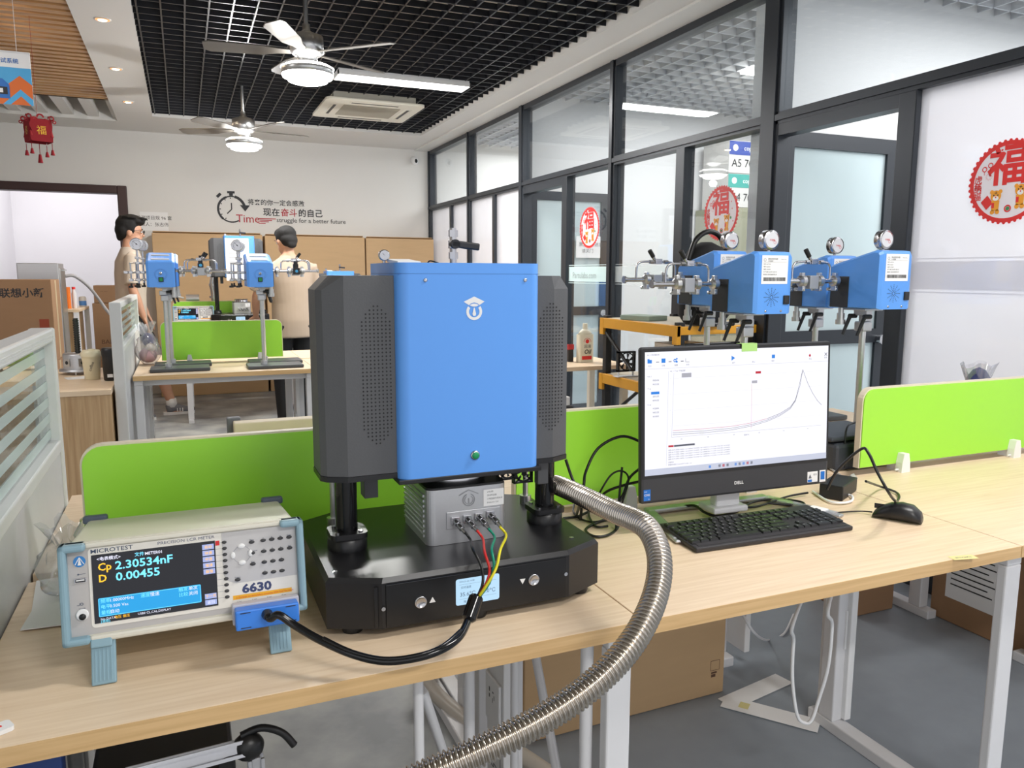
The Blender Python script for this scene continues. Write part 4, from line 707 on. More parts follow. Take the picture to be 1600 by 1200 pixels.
st(.90,.98,'∧ 中 ⌨',.003); st(.955,.975,'10:08',.0026); st(.955,.99,'2024/1/2',.0022); x,z=sp(.015,.975); g.m=2; g.disc(x,z,.003,0); st(.03,.98,'多云',.0024)
obj('screen_interface',g,[EB,EK,ER,EL,EY],sc)
g=G(); g.M=tilt@T(0,-.0008,0); g.text(-.002,Zb+.024,'DELL',.0075,0,'c',bold=.02,sx=1.15); obj('maker_lettering',g,M_white,t)
g=G(); g.M=tilt@T(0,-.0008,0); g.rect(-W+.006,-W+.024,Zb+.008,Zb+.034); g.m=1; g.text(-W+.0075,Zb+.028,'intel',.003,.0003); g.text(-W+.0075,Zb+.019,'CORE',.005,.0003,bold=.01,sx=.8); g.text(-W+.018,Zb+.01,'i5',.003,.0003); obj('blue_sticker',g,[mat('sticker_blue',(20,110,200),.4),M_white],t)
g=G(); g.M=tilt@T(0,-.0008,0); g.rect(W-.066,W-.034,Zb+.008,Zb+.035); g.m=1; g.rect(W-.065,W-.052,Zb+.009,Zb+.015,.0003); g.m=2; g.poly([(W-.063,Zb+.018),(W-.053,Zb+.018),(W-.058,Zb+.029)],.0003); g.text(W-.048,Zb+.025,'能效',.004,.0003); g.m=0; g.rect(W-.028,W-.009,Zb+.006,Zb+.036); g.m=1; g.rect(W-.025,W-.012,Zb+.012,Zb+.033,.0003); obj('white_stickers',g,[M_white,mat('sticker_blue',(20,110,200)),M_inkg],t)
g=G(); g.box(-.035,.035,.045,.075,.03,.26,.006); g.box(-.05,.05,.03,.1,.018,.034,.005)
obj('stand_neck',g,M_lgrey,t)
g=G(); g.box(-.17,.20,.135,.165,.001,.012,.004); obj('stand_crossbar',g,M_alu,t)
for s,(ax,ay,bx,by) in ((1,(.19,.155,.268,-.052)),(-1,(-.16,.155,-.212,-.075))):
    L_=math.hypot(bx-ax,by-ay); g=G(); g.M=T(ax,ay,0)@RZ(math.atan2(bx-ax,-(by-ay))); g.box(-.012,.012,-L_,0,.002,.009,.003); f=obj('stand_foot',g,M_alu,t)
    g=G(); g.M=T(ax,ay,0)@RZ(math.atan2(bx-ax,-(by-ay))); g.box(-.0135,.0135,-L_+.015,-.01,.0003,.0115,.003); obj('protective_film',g,[M_plbag],f)
    if s>0: g=G(); g.M=T(ax,ay,0)@RZ(math.atan2(bx-ax,-(by-ay))); g.box(-.0145,.0145,-L_+.04,-L_+.085,-.0,.0125,.003); obj('foot_label',g,M_paper,f)
p=tilt@Vector((0,0,Zt)); g=G(); g.M=T(.022,0,0)@tilt; g.box(-.022,.022,-.0035,.0185,Zt+.0005,Zt+.0015); g.box(-.022,.022,-.0035,-.0025,Zt-.018,Zt+.001); o=obj('sticky_note',g,mat('green_sticky_note',(176,222,130),.7)); o.location=t.location; o.rotation_euler=t.rotation_euler; tag(o,'pale green sticky note folded over the top edge of the monitor','sticky note')
# keyboard
t=thing('computer_keyboard','black full-size computer keyboard lying in front of the monitor','keyboard',(1.215,1.398,.7505),(R_(3.2),0,R_(-2.0)))
kw,kd=.218,.078
g=G(); g.box(-kw,kw,-kd,kd,.0045,.0155,.003); g.box(-kw+.012,kw-.012,-kd+.01,kd-.008,.0155,.0165,.001); obj('keyboard_case',g,mat('keyboard_charcoal',(46,44,46),.5,noise=.03),t)
for s in (-1,1): g=G(); g.box(s*.18-.015,s*.18+.015,kd-.03,kd-.014,-.0045,.006,.002); obj('keyboard_foot',g,M_rubber,t)
rows=[(.058,[(-.205,1),(-.169,1),(-.15,1),(-.131,1),(-.112,1),(-.083,1),(-.064,1),(-.045,1),(-.026,1),(.003,1),(.022,1),(.041,1),(.060,1),(.085,1),(.104,1),(.123,1)]),
 (.034,[(-.205+.019*i,1) for i in range(13)]+[(.0515,2)]+[(.085,1),(.104,1),(.123,1),(.147,1),(.166,1),(.185,1),(.204,1)]),
 (.015,[(-.2005,1.5)]+[(-.1765+.019*i,1) for i in range(12)]+[(.0562,1.5)]+[(.085,1),(.104,1),(.123,1),(.147,1),(.166,1),(.185,1)]),
 (-.004,[(-.198,1.75)]+[(-.172+.019*i,1) for i in range(11)]+[(.0495,2.2)]+[(.147,1),(.166,1),(.185,1)]),
 (-.023,[(-.1935,2.25)]+[(-.162+.019*i,1) for i in range(10)]+[(.0445,2.75)]+[(.104,1),(.147,1),(.166,1),(.185,1)]),
 (-.042,[(-.2025,1.25),(-.179,1.25),(-.155,1.25),(-.085,6),(-.012,1.25),(.012,1.25),(.036,1.25),(.057,1.2)]+[(.085,1),(.104,1),(.123,1),(.156,2),(.185,1)])]
KM={}; nk=0
for zz,ks in rows:
    for x,wd in ks:
        if wd not in KM:
            g=G(); q=.0094*wd-.0006 if wd>1 else .0087; g.add([(-q,-.0084,0),(q,-.0084,0),(q,.0084,0),(-q,.0084,0),(-q+.0014,-.0066,.0048),(q-.0014,-.0066,.0048),(q-.0014,.0074,.0044),(-q+.0014,.0074,.0044)],[(4,5,6,7),(0,1,5,4),(1,2,6,5),(2,3,7,6),(3,0,4,7)],False)
            g.m=1; g.add([(-.0035,.001,.0049),(-.0005,.001,.0049),(-.0005,.005,.0047),(-.0035,.005,.0047)],[(0,1,2,3)],False)
            KM[wd]=obj('keycap',g,[mat('keycap_black',(34,34,36),.4),mat('key_legend',(150,150,152),.5)],t); o=KM[wd]
        else: o=KM[wd].copy(); COL.objects.link(o)
        o.location=(x,zz-.004,.0165); nk+=1
g=G(); g.box(.204-.0087,.204+.0087,-.0265-.004,.0125+.004,.0165,.021,.001); g.box(.204-.0087,.204+.0087,-.0505,-.0335,.0165,.021,.001)
obj('keycap',g,mat('keycap_black',(34,34,36)),t)
# mouse
t=thing('computer_mouse','black computer mouse on the desk to the right of the keyboard','mouse',(1.60,1.335,.7505),R_(32))
g=G(); prof=[(-.055,.018,.014),(-.051,.026,.026),(-.033,.031,.041),(-.008,.031,.044),(.018,.029,.039),(.040,.0275,.027),(.052,.024,.015),(.055,.02,.008)]
n=20; vs=[]
for y,rx,h in prof:
    for i in range(n):
        a=2*PI*i/n; c,s_=math.cos(a),math.sin(a); vs.append((rx*(abs(c)**.75)*(1 if c>0 else -1),y,max(.001,(h*.42)+(h*.58 if s_>0 else h*.40)*s_*(1 if s_<0 else 1))))
g.add(vs,[(j*n+k,(j+1)*n+k,(j+1)*n+(k+1)%n,j*n+(k+1)%n) for j in range(len(prof)-1) for k in range(n)]+[tuple(range(n)),tuple(range((len(prof)-1)*n+n-1,(len(prof)-1)*n-1,-1))],True)
b=obj('mouse_body',g,mat('mouse_black',(26,26,28),.36),t)
g=G(); g.cyl((-.0035,.036,.021),(.0035,.036,.021),.0095,n=18); obj('scroll_wheel',g,M_rubber,t)
g=G(); g.box(-.0006,.0006,.018,.054,.02,.0325); obj('button_gap',g,M_ink,t)
g=G(); g.tube([(0,.058,.008),(0,.085,.005),(-.03,.12,.004),(-.09,.17,.004)],.0018,n=6); obj('mouse_cable',g,M_rubber,t)
# power brick and its cables
t=thing('power_adapter','black laptop style power brick lying behind the right corner of the monitor','power adapter',(1.635,1.56,.7705),(R_(0),R_(0),R_(28)))
g=G(); g.box(-.066,.066,-.031,.031,-.0195,.0195,.003); obj('brick',g,M_blackp,t)
g=G(); g.box(.066,.084,-.012,.012,-.012,.012,.003); g.cyl((.084,0,0),(.094,0,0),.007,.005,n=12); obj('plug',g,M_rubber,t)
def cable(name,pts,r,m,label,cat='cable',n=8,grp=None): g=G(); g.tube(pts,r,n=n); o=obj(name,g,m); return tag(o,label,cat,grp)
D=lambda u,v,dz=0:onZ(u,v,.7505+dz)
cable('power_cable',[pt(1353,752,1.92),D(1375,760,.012),D(1398,768,.006),D(1405,775,.005),D(1402,783,.005),D(1399,784,.02)],.0032,M_rubber,'short black power lead curling from the brick towards the mouse')
cable('monitor_cable',[pt(1292,765,1.86),pt(1310,733,1.84),pt(1345,702,1.80),pt(1357,708,1.78),pt(1372,740,1.76),pt(1392,775,1.76),D(1401,784,.004)],.0034,M_rubber,'black cable arching up from behind the monitor and down beside the power brick')
cable('network_cable',[D(1270,768,.004),D(1292,782,.005),D(1312,786,.005),D(1330,783,.005),D(1331,775,.006),D(1318,772,.006)],.0034,M_white,'white cable loop under the power brick')
g=G(); a=D(1322,752,.010); b=D(1349,738,.012); g.tube([D(1290,728,.005),D(1310,740,.005),a],.0028,n=8,sub=4); dd=(b-a).normalized(); g.cyl(a,a+dd*.03,.006,.009,n=10); g.cyl(a+dd*.03,a+dd*.055,.013,n=4); tag(obj('grey_plug',g,mat('plug_grey',(176,174,170),.5)),'light grey power plug lying behind the power brick','plug')
# sticky label on desk edge
g=G(); g.M=T(0,0,.7504); p=onZ(1505,871,.7504); q=R_(-18); M0=T(p.x,p.y,.7504)@RZ(R_(-12))@Matrix(((1,0,0,0),(0,0,-1,0),(0,1,0,0),(0,0,0,1))); M0=T(p.x,p.y,.7504)@RZ(R_(-12))@RX(R_(-90)); g.M=M0; g.rect(-.03,.03,-.011,.011,.0002); g.m=1; g.text(0,-.003,'8711CHC6',.006,.0005,'c'); tag(obj('yellow_label',g,[mat('pale_yellow_tape',(226,216,150),.7),M_inkg]),'small pale yellow label stuck near the front edge of the right desk','label')
# cable tangle behind the machine and monitor (one cable each)
B=1.66
cable('tangled_cable',[pt(884,718,1.80),pt(893,745,1.80),pt(902,765,1.78),pt(906,785,1.76),D(900,806,.004)],.0036,M_rubber,'black cable dropping from behind the right grey wing of the big machine')
cable('tangled_cable',[D(907,812,.004),pt(912,760,1.86),pt(916,735,1.88),pt(935,700,1.90),pt(970,682,1.90),pt(1000,690,1.88),pt(1015,702,1.86)],.0036,M_rubber,'tall black cable arc in front of the green divider left of the monitor')
cable('tangled_cable',[D(880,810,.004),D(905,806,.006),D(930,792,.012),pt(945,770,1.9),pt(975,758,1.88),pt(1000,752,1.86),pt(1012,745,1.84)],.0034,M_rubber,'black cable crossing low behind the corrugated pipe')
cable('tangled_cable',[pt(1010,725,1.88),pt(985,745,1.88),pt(975,770,1.87),pt(966,790,1.86),D(966,822,.004),D(950,836,.004),D(928,838,.004),D(915,828,.004),D(930,818,.004),D(955,810,.005)],.0034,M_rubber,'black cable looping down to the desk beside the corrugated pipe')
cable('tangled_cable',[D(925,795,.006),pt(938,768,1.88),pt(955,742,1.88),pt(972,736,1.88),pt(982,748,1.87),pt(974,780,1.86),D(962,815,.004)],.0024,M_rubber,'thin black cable with a tight loop left of the monitor')
cable('tangled_cable',[pt(972,730,1.88),pt(969,760,1.87),pt(966,795,1.86),D(962,828,.004)],.003,M_rubber,'short upright black cable end against the green divider')
cable('tangled_cable',[D(898,785,.004),D(896,800,.004),D(910,812,.004),D(935,815,.006),D(960,800,.006),D(940,790,.004),D(920,800,.006),D(930,822,.004),D(950,822,.005)],.0028,M_rubber,'low coil of thin black cable on the desk behind the pipe')
cable('tangled_cable',[D(1035,795,.004),D(1060,792,.006),D(1085,790,.016),D(1100,800,.012),D(1120,806,.008),D(1150,800,.006),D(1175,785,.008),D(1210,780,.008),D(1250,784,.008),D(1252,790,.005),D(1200,786,.01)],.0034,M_rubber,'black cable snaking under the monitor behind the keyboard')
cable('tangled_cable',[D(1090,786,.006),D(1120,792,.01),D(1145,790,.014),D(1180,792,.01),D(1230,776,.008),D(1262,770,.008)],.003,M_rubber,'second thin black cable under the monitor behind the keyboard')
# corrugated pipe
PP=[pt(868,757,1.62),pt(890,766,1.56),pt(925,783,1.49),pt(960,800,1.42),pt(990,812,1.36),pt(1012,826,1.31),pt(1027,855,1.27),pt(1031,890,1.235),pt(1024,930,1.20),pt(1008,970,1.165),pt(985,1008,1.135),pt(950,1048,1.105),pt(905,1086,1.08),pt(850,1122,1.055),pt(790,1154,1.03),pt(720,1187,1.01),pt(650,1218,1.0),pt(580,1250,.99),pt(515,1292,.985),pt(465,1350,.99)]
last=PP[-1]; PP+=[Vector((last.x-.03,last.y+.0,.27)),Vector((last.x-.035,last.y+.02,.13)),Vector((last.x-.01,last.y+.08,.0225)),Vector((last.x+.06,last.y+.18,.0212))]
g=G(); 
def cr_(t_,i): return (.0196,.0206,.0196,.0168,.0158,.0168)[i%6]
PP2=[]
for i in range(len(PP)-1):
    p0=PP[max(i-1,0)]; p1=PP[i]; p2=PP[i+1]; p3=PP[min(i+2,len(PP)-1)]
    for k in range(12):
        t_=k/12; PP2.append(.5*((2*p1)+(p2-p0)*t_+(2*p0-5*p1+4*p2-p3)*t_*t_+(3*p1-p0-3*p2+p3)*t_**3))
acc=[PP2[0]]; step=.00120; L=0; cur=PP2[0]; i=1
while i<len(PP2):
    d=(PP2[i]-cur).length
    if d<step: cur=cur if False else cur; step_left=d; cur2=PP2[i]; L+=d; 
    if L+0>1e9: break
    if d>=step:
        cur=cur+(PP2[i]-cur)*(step/d); acc.append(cur)
    else: i+=1
g.tube(acc,cr_,n=26,sub=1)
tag(obj('corrugated_pipe',g,mat('pipe_steel',(196,188,178),.22,1,noise=.05)),'flexible corrugated steel pipe curving over the desk edge down to the lower left','pipe')
# ================================================================ gas sensor instruments on poles
def rot_to(a,b):
    return Vector((0,0,1)).rotation_difference(Vector(b)-Vector(a)).to_matrix().to_4x4()
def instrument(label,x,y,rot,h,knob=0,zb=.7512):
    """local frame: switch face towards -y, pole at the origin, base on the desk, body underside at height h above the desk"""
    t=thing('pole_instrument',label,'laboratory instrument',(x,y,zb),rot,group='blue instruments on metal poles')
    g=G(); g.box(-.105,.235,-.10,.10,.0,.020,.005); obj('base_plate',g,mat('base_grey',(70,74,78),.45,noise=.03),t)
    g=G(); g.cyl((0,0,.018),(0,0,h-.06),.0115,n=20); pl=obj('pole',g,M_steelr,t)
    g=G(); g.cyl((0,0,.02),(0,0,.045),.02,n=20); g.cyl((0,-.03,.033),(0,-.015,.033),.006,n=10); obj('pole_collar',g,M_alu,t)
    g=G(); g.box(-.022,.022,-.022,.022,h-.085,h-.05,.004); g.box(-.03,.012,-.012,.012,h-.05,h-.022,.003); g.box(-.012,.020,-.03,.03,h-.028,h-.0,.003); g.box(-.04,.05,-.05,.05,h-.008,h-.0005,.002); obj('clamp_block',g,M_alu,t)
    for s,yy in ((1,-.03),(1,.045)):
        g=G(); a=Vector((.03,yy*.9,h-.03)); g.cyl((.01,yy*.9,h-.03),(.042,yy*.9,h-.03),.0085,n=14); g.tube([(.038,yy*.9,h-.03),(.046,yy*.9-.006,h-.06),(.058,yy*.9-.012,h-.10)],lambda q,i:.0075-.002*q,n=10); obj('lever_handle',g,M_blackp,t)
    bx=-.012; hw=.078
    g=G(); g.M=T(bx,0,h); P=[(-.12,0),(.12,0),(.12,.195),(.114,.205),(.09,.208),(-.112,.157),(-.12,.148)]
    ch=.013
    g.prism(P,-hw+ch,hw-ch,'x'); PI_=[(-.113,.004),(.113,.004),(.113,.188),(.108,.197),(.088,.199),(-.107,.149),(-.113,.142)]
    n=len(P)
    for sgn in (-1,1):
        vs=[(sgn*(hw-ch),a,b) for a,b in P]+[(sgn*hw,a,b) for a,b in PI_]; fs=[(i,(i+1)%n,n+(i+1)%n,n+i) if sgn>0 else (i,n+i,n+(i+1)%n,(i+1)%n) for i in range(n)]+[tuple(range(n,2*n)) if sgn>0 else tuple(range(2*n-1,n-1,-1))]; g.add(vs,fs,False)
    bd=obj('body',g,M_blue,t)
    # switch face
    g=G(); g.M=T(bx,-.1205,h); g.ring(0,.075,.028,.029,0,30); g.ring(0,.075,.033,.034,0,30); 
    for a in range(0,360,20): g.disc(.040*math.cos(R_(a)),.075+.030*math.sin(R_(a)),.0012,0,n=6)
    obj('ring_marks',g,mat('mark_blue',(60,110,190),.5),bd)
    g=G(); g.M=T(bx,-.12,h); g.lathe([(.0085,0),(.0085,-.004),(.005,-.005)],18,(0,0,.083),'y'); g.m=1; g.box(-.0015,.0015,-.0065,-.0045,.077,.089); obj('round_switch',g,[M_steel,M_ink],bd)
    g=G(); g.M=T(bx,-.12,h); g.box(-.0135,.0135,-.004,0,.032,.060,.001); g.m=1; g.box(-.009,.009,-.006,-.004,.036,.056,.001); obj('green_rocker_switch',g,[M_ink,mat('green_switch',(20,140,70),.4)],bd)
    # slope: handle and strips
    sl_=math.atan2(.051,.202); 
    for yy in (-.085,.015):
        g=G(); z=.157+(yy+.112)*math.tan(sl_); g.M=T(bx,yy,h+z)@RX(sl_); g.box(-.05,.05,-.007,.007,-.0005,.005,.002); obj('cream_strip',g,M_cream,bd)
    g=G(); g.M=T(bx,-.035,h+.157+.077*math.tan(sl_)+.0012)@RX(sl_-PI/2)@T(0,0,0); g.text(0,-.004,'BALAB',.010,.0,'c'); obj('slope_lettering',g,M_white,bd)
    # rear face: label, speaker dots, power inlet
    g=G(); g.M=T(bx,.1205,h)@RZ(PI); g.rect(-.054,.056,.100,.194,.0004); g.m=1; g.text(-.030,.180,'测试系统仪器',.005,.0008); g.text(-.030,.1735,'介电温谱',.004,.0008); g.text(.025,.180,'Made in China',.0028,.0008); g.ring(-.042,.179,.004,.005,.0008,16); g.rect(-.048,.050,.1715,.172,.0008)
    for i,s in enumerate(('型号: LKT100','编号: A20231','电源: AC220V','生产日期: 2023年12月01日','制造商: 测试仪器有限公司')): g.text(-.047,.1635-.0085*i,s,.0036,.0008)
    rr=random.Random(3); xx=-.046
    while xx<.046: wd=rr.choice((.0008,.0014,.0022)); g.rect(xx,xx+wd,.110,.122,.0008); xx+=wd+rr.choice((.0008,.0012))
    obj('rating_label',g,[M_paper,M_ink],bd)
    g=G(); g.M=T(bx,.1205,h)@RZ(PI); g.ring(-.008,.056,.0055,.0072,.0004,20)
    for a in range(12):
        for r in (.012,.018,.024,.030): g.disc(-.008+r*math.cos(a*PI/6),.056+r*math.sin(a*PI/6),.0016,.0004,n=6)
    obj('speaker_holes',g,M_ink,bd)
    g=G(); g.M=T(bx,.1205,h)@RZ(PI); g.box(.042,.067,-.004,.0,.032,.062,.0015); g.m=1; g.box(.045,.056,-.005,-.004,.037,.057,.001); obj('power_inlet',g,[M_blackp,M_ink],bd)
    for q in (-.035,.03): g=G(); g.M=T(bx,.12,h); g.lathe([(.004,0),(.0035,.002),(0,.0025)],10,(q,0,.010),'y'); obj('body_screw',g,M_steel,bd)
    # right side plate and pipework
    px=bx+hw; zc=h+.098; yc=-.055
    g=G(); g.box(px,px+.003,-.10,-.015,h+.002,h+.115,.001); obj('side_plate',g,mat('side_plate_black',(40,42,46),.5),bd)
    g=G(); g.cyl((px,yc,zc),(px+.285,yc,zc),.0085,n=16); g.cyl((px+.28,yc,zc),(px+.287,yc,zc),.014,n=20); pp=obj('main_pipe',g,M_steel,t)
    for q in (.03,.105,.185):
        g=G(); g.cyl((px+q-.008,yc,zc),(px+q+.008,yc,zc),.0215,n=20); g.cyl((px+q-.014,yc,zc),(px+q-.008,yc,zc),.013,.02,n=20); g.cyl((px+q+.008,yc,zc),(px+q+.014,yc,zc),.02,.013,n=20)
        g.box(px+q-.007,px+q+.007,yc-.012,yc+.012,zc-.036,zc-.018,.002); g.box(px+q-.007,px+q+.007,yc-.008,yc+.008,zc+.018,zc+.03,.002); g.cyl((px+q,yc-.03,zc-.030),(px+q,yc+.014,zc-.030),.003,n=8); g.cyl((px+q,yc-.032,zc-.030),(px+q,yc-.024,zc-.030),.007,n=6,sm=False); obj('pipe_clamp',g,M_steelr,pp)
    g=G(); g.box(px+.125,px+.165,yc-.02,yc+.02,zc-.028,zc+.020,.002); vb=obj('valve_block',g,mat('valve_block_grey',(176,178,182),.35,.6,noise=.03),pp)
    if knob:
        g=G(); g.cyl((px+.145,yc,zc+.02),(px+.145,yc,zc+.045),.017,n=20); g.cyl((px+.145,yc,zc+.045),(px+.145,yc,zc+.062),.013,n=20); g.cyl((px+.145,yc,zc+.062),(px+.145,yc,zc+.092),.006,.009,n=14) if knob==1 else None
        if knob==2: g.box(px+.125,px+.165,yc-.04,yc-.02,zc-.02,zc+.02,.003)
        obj('valve_knob',g,M_blackp,pp); g=G(); g.M=T(px+.145,yc-(.0172 if knob==1 else .0405),zc+(.034 if knob==1 else 0)); g.disc(0,0,.009,.0); obj('blue_cap',g,mat('cap_blue',(70,170,220),.4),pp)
    g=G(); g.tube([(px+.055,yc,zc),(px+.055,yc,zc+.035),(px+.058,yc,zc+.055),(px+.075,yc,zc+.066),(px+.13,yc,zc+.068),(px+.205,yc,zc+.068),(px+.226,yc,zc+.058),(px+.232,yc,zc+.035),(px+.232,yc,zc)],.0042,n=10); obj('bypass_tube',g,M_steel,pp)
    g=G()
    for q in (.10,.135,.165): g.cyl((px+q-.008,yc,zc+.068),(px+q+.008,yc,zc+.068),.0085,n=6,sm=False)
    g.box(px+.12,px+.15,yc-.008,yc+.008,zc+.06,zc+.08,.002); g.cyl((px+.15,yc,zc+.075),(px+.165,yc,zc+.098),.006,.007,n=10); obj('needle_valve',g,M_steel,pp)
    g=G(); g.cyl((px+.157,yc,zc+.087),(px+.175,yc,zc+.112),.0085,n=12); obj('needle_valve_knob',g,M_rubber,pp)
    # left manifold with gauge
    lx=bx-hw; g=G(); g.cyl((lx,yc,zc-.01),(lx-.11,yc,zc-.01),.006,n=12); g.cyl((lx-.045,yc,zc-.075),(lx-.045,yc,zc+.125),.0055,n=12); g.cyl((lx-.085,yc,zc-.06),(lx-.085,yc,zc+.045),.0045,n=10); g.cyl((lx,yc,zc-.055),(lx-.09,yc,zc-.055),.0045,n=10); g.cyl((lx-.02,yc,zc+.045),(lx-.09,yc,zc+.045),.0045,n=10)
    for (a,b) in ((-.045,-.01),(-.085,-.01),(-.045,.045),(-.085,-.055),(-.045,-.055),(-.02,-.01),(-.11,-.01),(-.045,.075)): g.box(lx+a-.010,lx+a+.010,yc-.010,yc+.010,zc+b-.008,zc+b+.008,.002); g.cyl((lx+a-.013,yc,zc+b),(lx+a+.013,yc,zc+b),.0085,n=6,sm=False)
    mf_=obj('manifold',g,M_steel,t)
    g=G(); g.lathe([(.034,-.012),(.036,-.014),(.036,.012),(.033,.016),(.0,.016)],36,(lx-.045,yc,zc+.155),'y'); g.lathe([(.034,-.012),(.031,-.0125)],36,(lx-.045,yc,zc+.155),'y'); gg=obj('pressure_gauge',g,M_steel,mf_)
    g=G(); g.M=T(lx-.045,yc-.0122,zc+.155); g.disc(0,0,.032,.0,n=32); g.m=1; g.ring(0,0,.022,.0232,.0005,30,R_(-45),R_(225)); g.ring(0,0,.016,.0165,.0005,24,R_(-45),R_(225)); g.line([(.006,-.006),(-.018,.018)],.0016,.0008); g.disc(0,0,.004,.0009)
    for a in range(-45,226,27): g.line([(.022*math.cos(R_(a)),.022*math.sin(R_(a))),(.027*math.cos(R_(a)),.027*math.sin(R_(a)))],.0012,.0005)
    obj('gauge_dial',g,[M_paper,M_ink],mf_)
    g=G(); g.M=T(lx-.045,yc+.0165,zc+.155)@RZ(PI); g.m=0; g.disc(0,0,.028,.0); g.m=1; g.text(0,-.004,'不锈钢',.006,.0005,'c'); g.ring(.012,-.008,.005,.006,.0006,12); obj('gauge_back_sticker',g,[M_lgrey,M_red],mf_)
    for a in (-.045,-.085): g=G(); g.cyl((lx+a,yc,zc-.075),(lx+a,yc,zc-.09),.006,n=10); g.box(lx+a-.016,lx+a+.010,yc-.006,yc+.006,zc-.102,zc-.09,.003); obj('tap_handle',g,M_blackp,mf_)
    # knurled nut hanging under the body
    g=G(); g.cyl((.055,-.055,h),(.055,-.055,h-.02),.010,n=14); g.cyl((.055,-.055,h-.02),(.055,-.055,h-.045),.014,n=22); g.cyl((.055,-.055,h-.045),(.055,-.055,h-.062),.018,n=22); obj('hanging_nut',g,M_steelr,t)
    return t
hB=.512; u1=onY(252,430,5.2); u2=onY(404,430,5.15)
instrument('blue instrument on a pole with a black topped valve, front left of the second row',u1.x+.012,5.20,0,hB,1)
instrument('blue instrument on a pole just behind the front left one in the second row',u1.x+.03,5.455,0,hB,0)
instrument('blue instrument on a pole with a square black valve, front right of the second row',u2.x+.012,5.16,0,hB,2)
instrument('blue instrument on a pole just behind the front right one in the second row',u2.x+.04,5.415,0,hB,0)
hR=.467
instrument('blue instrument seen from its labelled back, front left one beyond the monitor',1.815-.012,2.18,PI,hR)
instrument('blue instrument seen from its labelled back, front right one beyond the monitor',2.325-.012,2.14,PI,hR+.01)
instrument('blue instrument half hidden behind the front left one, by the black backpack',onY(1115,430,2.42).x+.055,2.52,PI,hR+.012)
instrument('blue instrument half hidden behind the front right one, against the glass door',onY(1300,430,2.42).x-.012,2.48,PI,hR-.0)
# ================================================================ far meter and pump things on the third row
m3=[c for c in [ml]][0]
q=onY(268,482,7.62); c=dup(m3,(-.10,7.60,.905),None,'small far bench meter with a lit screen between the two green dividers')
g=G(); g.box(-.06,.20,7.62,7.80,.7512,.85,.004); tag(obj('storage_box',g,mat('box_grey',(120,124,130),.6)),'plain grey box under the small far bench meter','box')
t=thing('vacuum_pump','small far steel vacuum pump with elbow pipe above the third row divider','pump',(.12,8.33,.7512))
g=G(); g.M=T(0,0,.28); g.cyl((-.10,0,.06),(.02,0,.06),.045,n=20); g.box(-.12,.06,-.05,.05,-.28,.01,.004); obj('motor',g,M_alu,t)
g=G(); g.M=T(0,0,.28); g.tube([(.16,0,-.28),(.16,0,.1),(.15,0,.2),(.18,0,.3),(.26,0,.36)],.03,n=14); 
for z in (0,.08,.2): g.cyl((.16,0,z-.01),(.16,0,z+.01),.045,n=20)
obj('elbow_pipe',g,M_steel,t)
g=G(); g.M=T(0,0,.28); g.tube([(-.12,0,.07),(-.2,0,.08),(-.27,0,.0),(-.28,0,-.1)],.01,n=8); obj('white_hose',g,M_white,t)
# ================================================================ side cabinet and its things
t=thing('side_cabinet','light oak side cabinet between the two glass partitions on the left','cabinet',(-.712,4.46,0))
g=G(); g.box(-.42,.335,0,1.05,0,.722,.002); obj('body',g,M_cab,t); g=G(); g.box(-.425,.34,-.004,1.055,.7225,.75,.002); obj('cabinet_top',g,M_desk,t)
t=thing('travel_mug','cream lidded travel mug on the oak side cabinet','mug',(-.50,4.93,.7505))
g=G(); g.lathe([(.036,0),(.040,.006),(.047,.11),(.050,.135)],28); obj('mug_body',g,mat('mug_cream',(232,222,190),.4),t); g=G(); g.lathe([(.053,.13),(.053,.150),(.047,.158),(.044,.166),(0,.166)],28); g.box(-.012,.02,-.02,.02,.166,.172,.002); obj('mug_lid',g,mat('mug_cream'),t) if 0 else obj('mug_lid',g,MC['mug_cream'],t)
g=G(); g.M=T(0,-.0485,.05)@RY(R_(-70)); g.text(0,0,'coffee',.016,.0); obj('mug_lettering',g,M_ink,t)
t=thing('thermos','tall black insulated bottle beside the cream mug','bottle',(-.395,4.86,.7505))
g=G(); g.lathe([(.040,0),(.043,.005),(.046,.14)],28); obj('bottle_body',g,M_blackp,t); g=G(); g.lathe([(.048,.14),(.049,.16),(.046,.178),(.040,.182),(0,.182)],28); obj('bottle_cap',g,M_blackp,t); g=G(); g.M=T(-.006,-.0455,.02); g.rect(-.014,.014,0,.018,.0); obj('bottle_label',g,M_paper,t)
t=thing('furnace_tube_stage','silver round stage with a dark upright rod on the oak side cabinet','laboratory part',(-.60,5.25,.7505))
g=G(); g.lathe([(.082,.03),(.082,.115),(.078,.122),(0,.122)],32); g.lathe([(.105,.018),(.105,.03),(.0,.03)],32); 
for a in range(3): g.cyl((.08*math.cos(a*2.1+.4),.08*math.sin(a*2.1+.4),0),(.08*math.cos(a*2.1+.4),.08*math.sin(a*2.1+.4),.02),.006,n=8)
obj('stage_body',g,M_alu,t); g=G(); g.cyl((0,0,.122),(0,0,.33),.013,n=12)
for i in range(14): g.cyl((0,0,.13+i*.014),(0,0,.137+i*.014),.0165,n=12)
obj('upright_rod',g,mat('dark_rod',(60,62,58),.4,.5),t)
for a in (-2.3,-1.2): g=G(); g.M=RZ(a+PI/2)@T(0,-.0825,.072); g.rect(-.022,.022,-.022,.022,.0); g.m=1; g.disc(0,0,.011,.001); obj('flange_plate',g,[M_steelr,M_ink],t)
g=G(); g.M=RZ(-.5); g.box(-.58,-.47,4.62,4.72,0,.001); g=G(); g.M=T(-.585,5.02,.7506)@RZ(.3); g.box(-.06,.06,-.06,.06,0,.0006); tag(obj('loose_paper',g,M_paper),'loose white paper lying by the cream mug on the oak cabinet','paper')
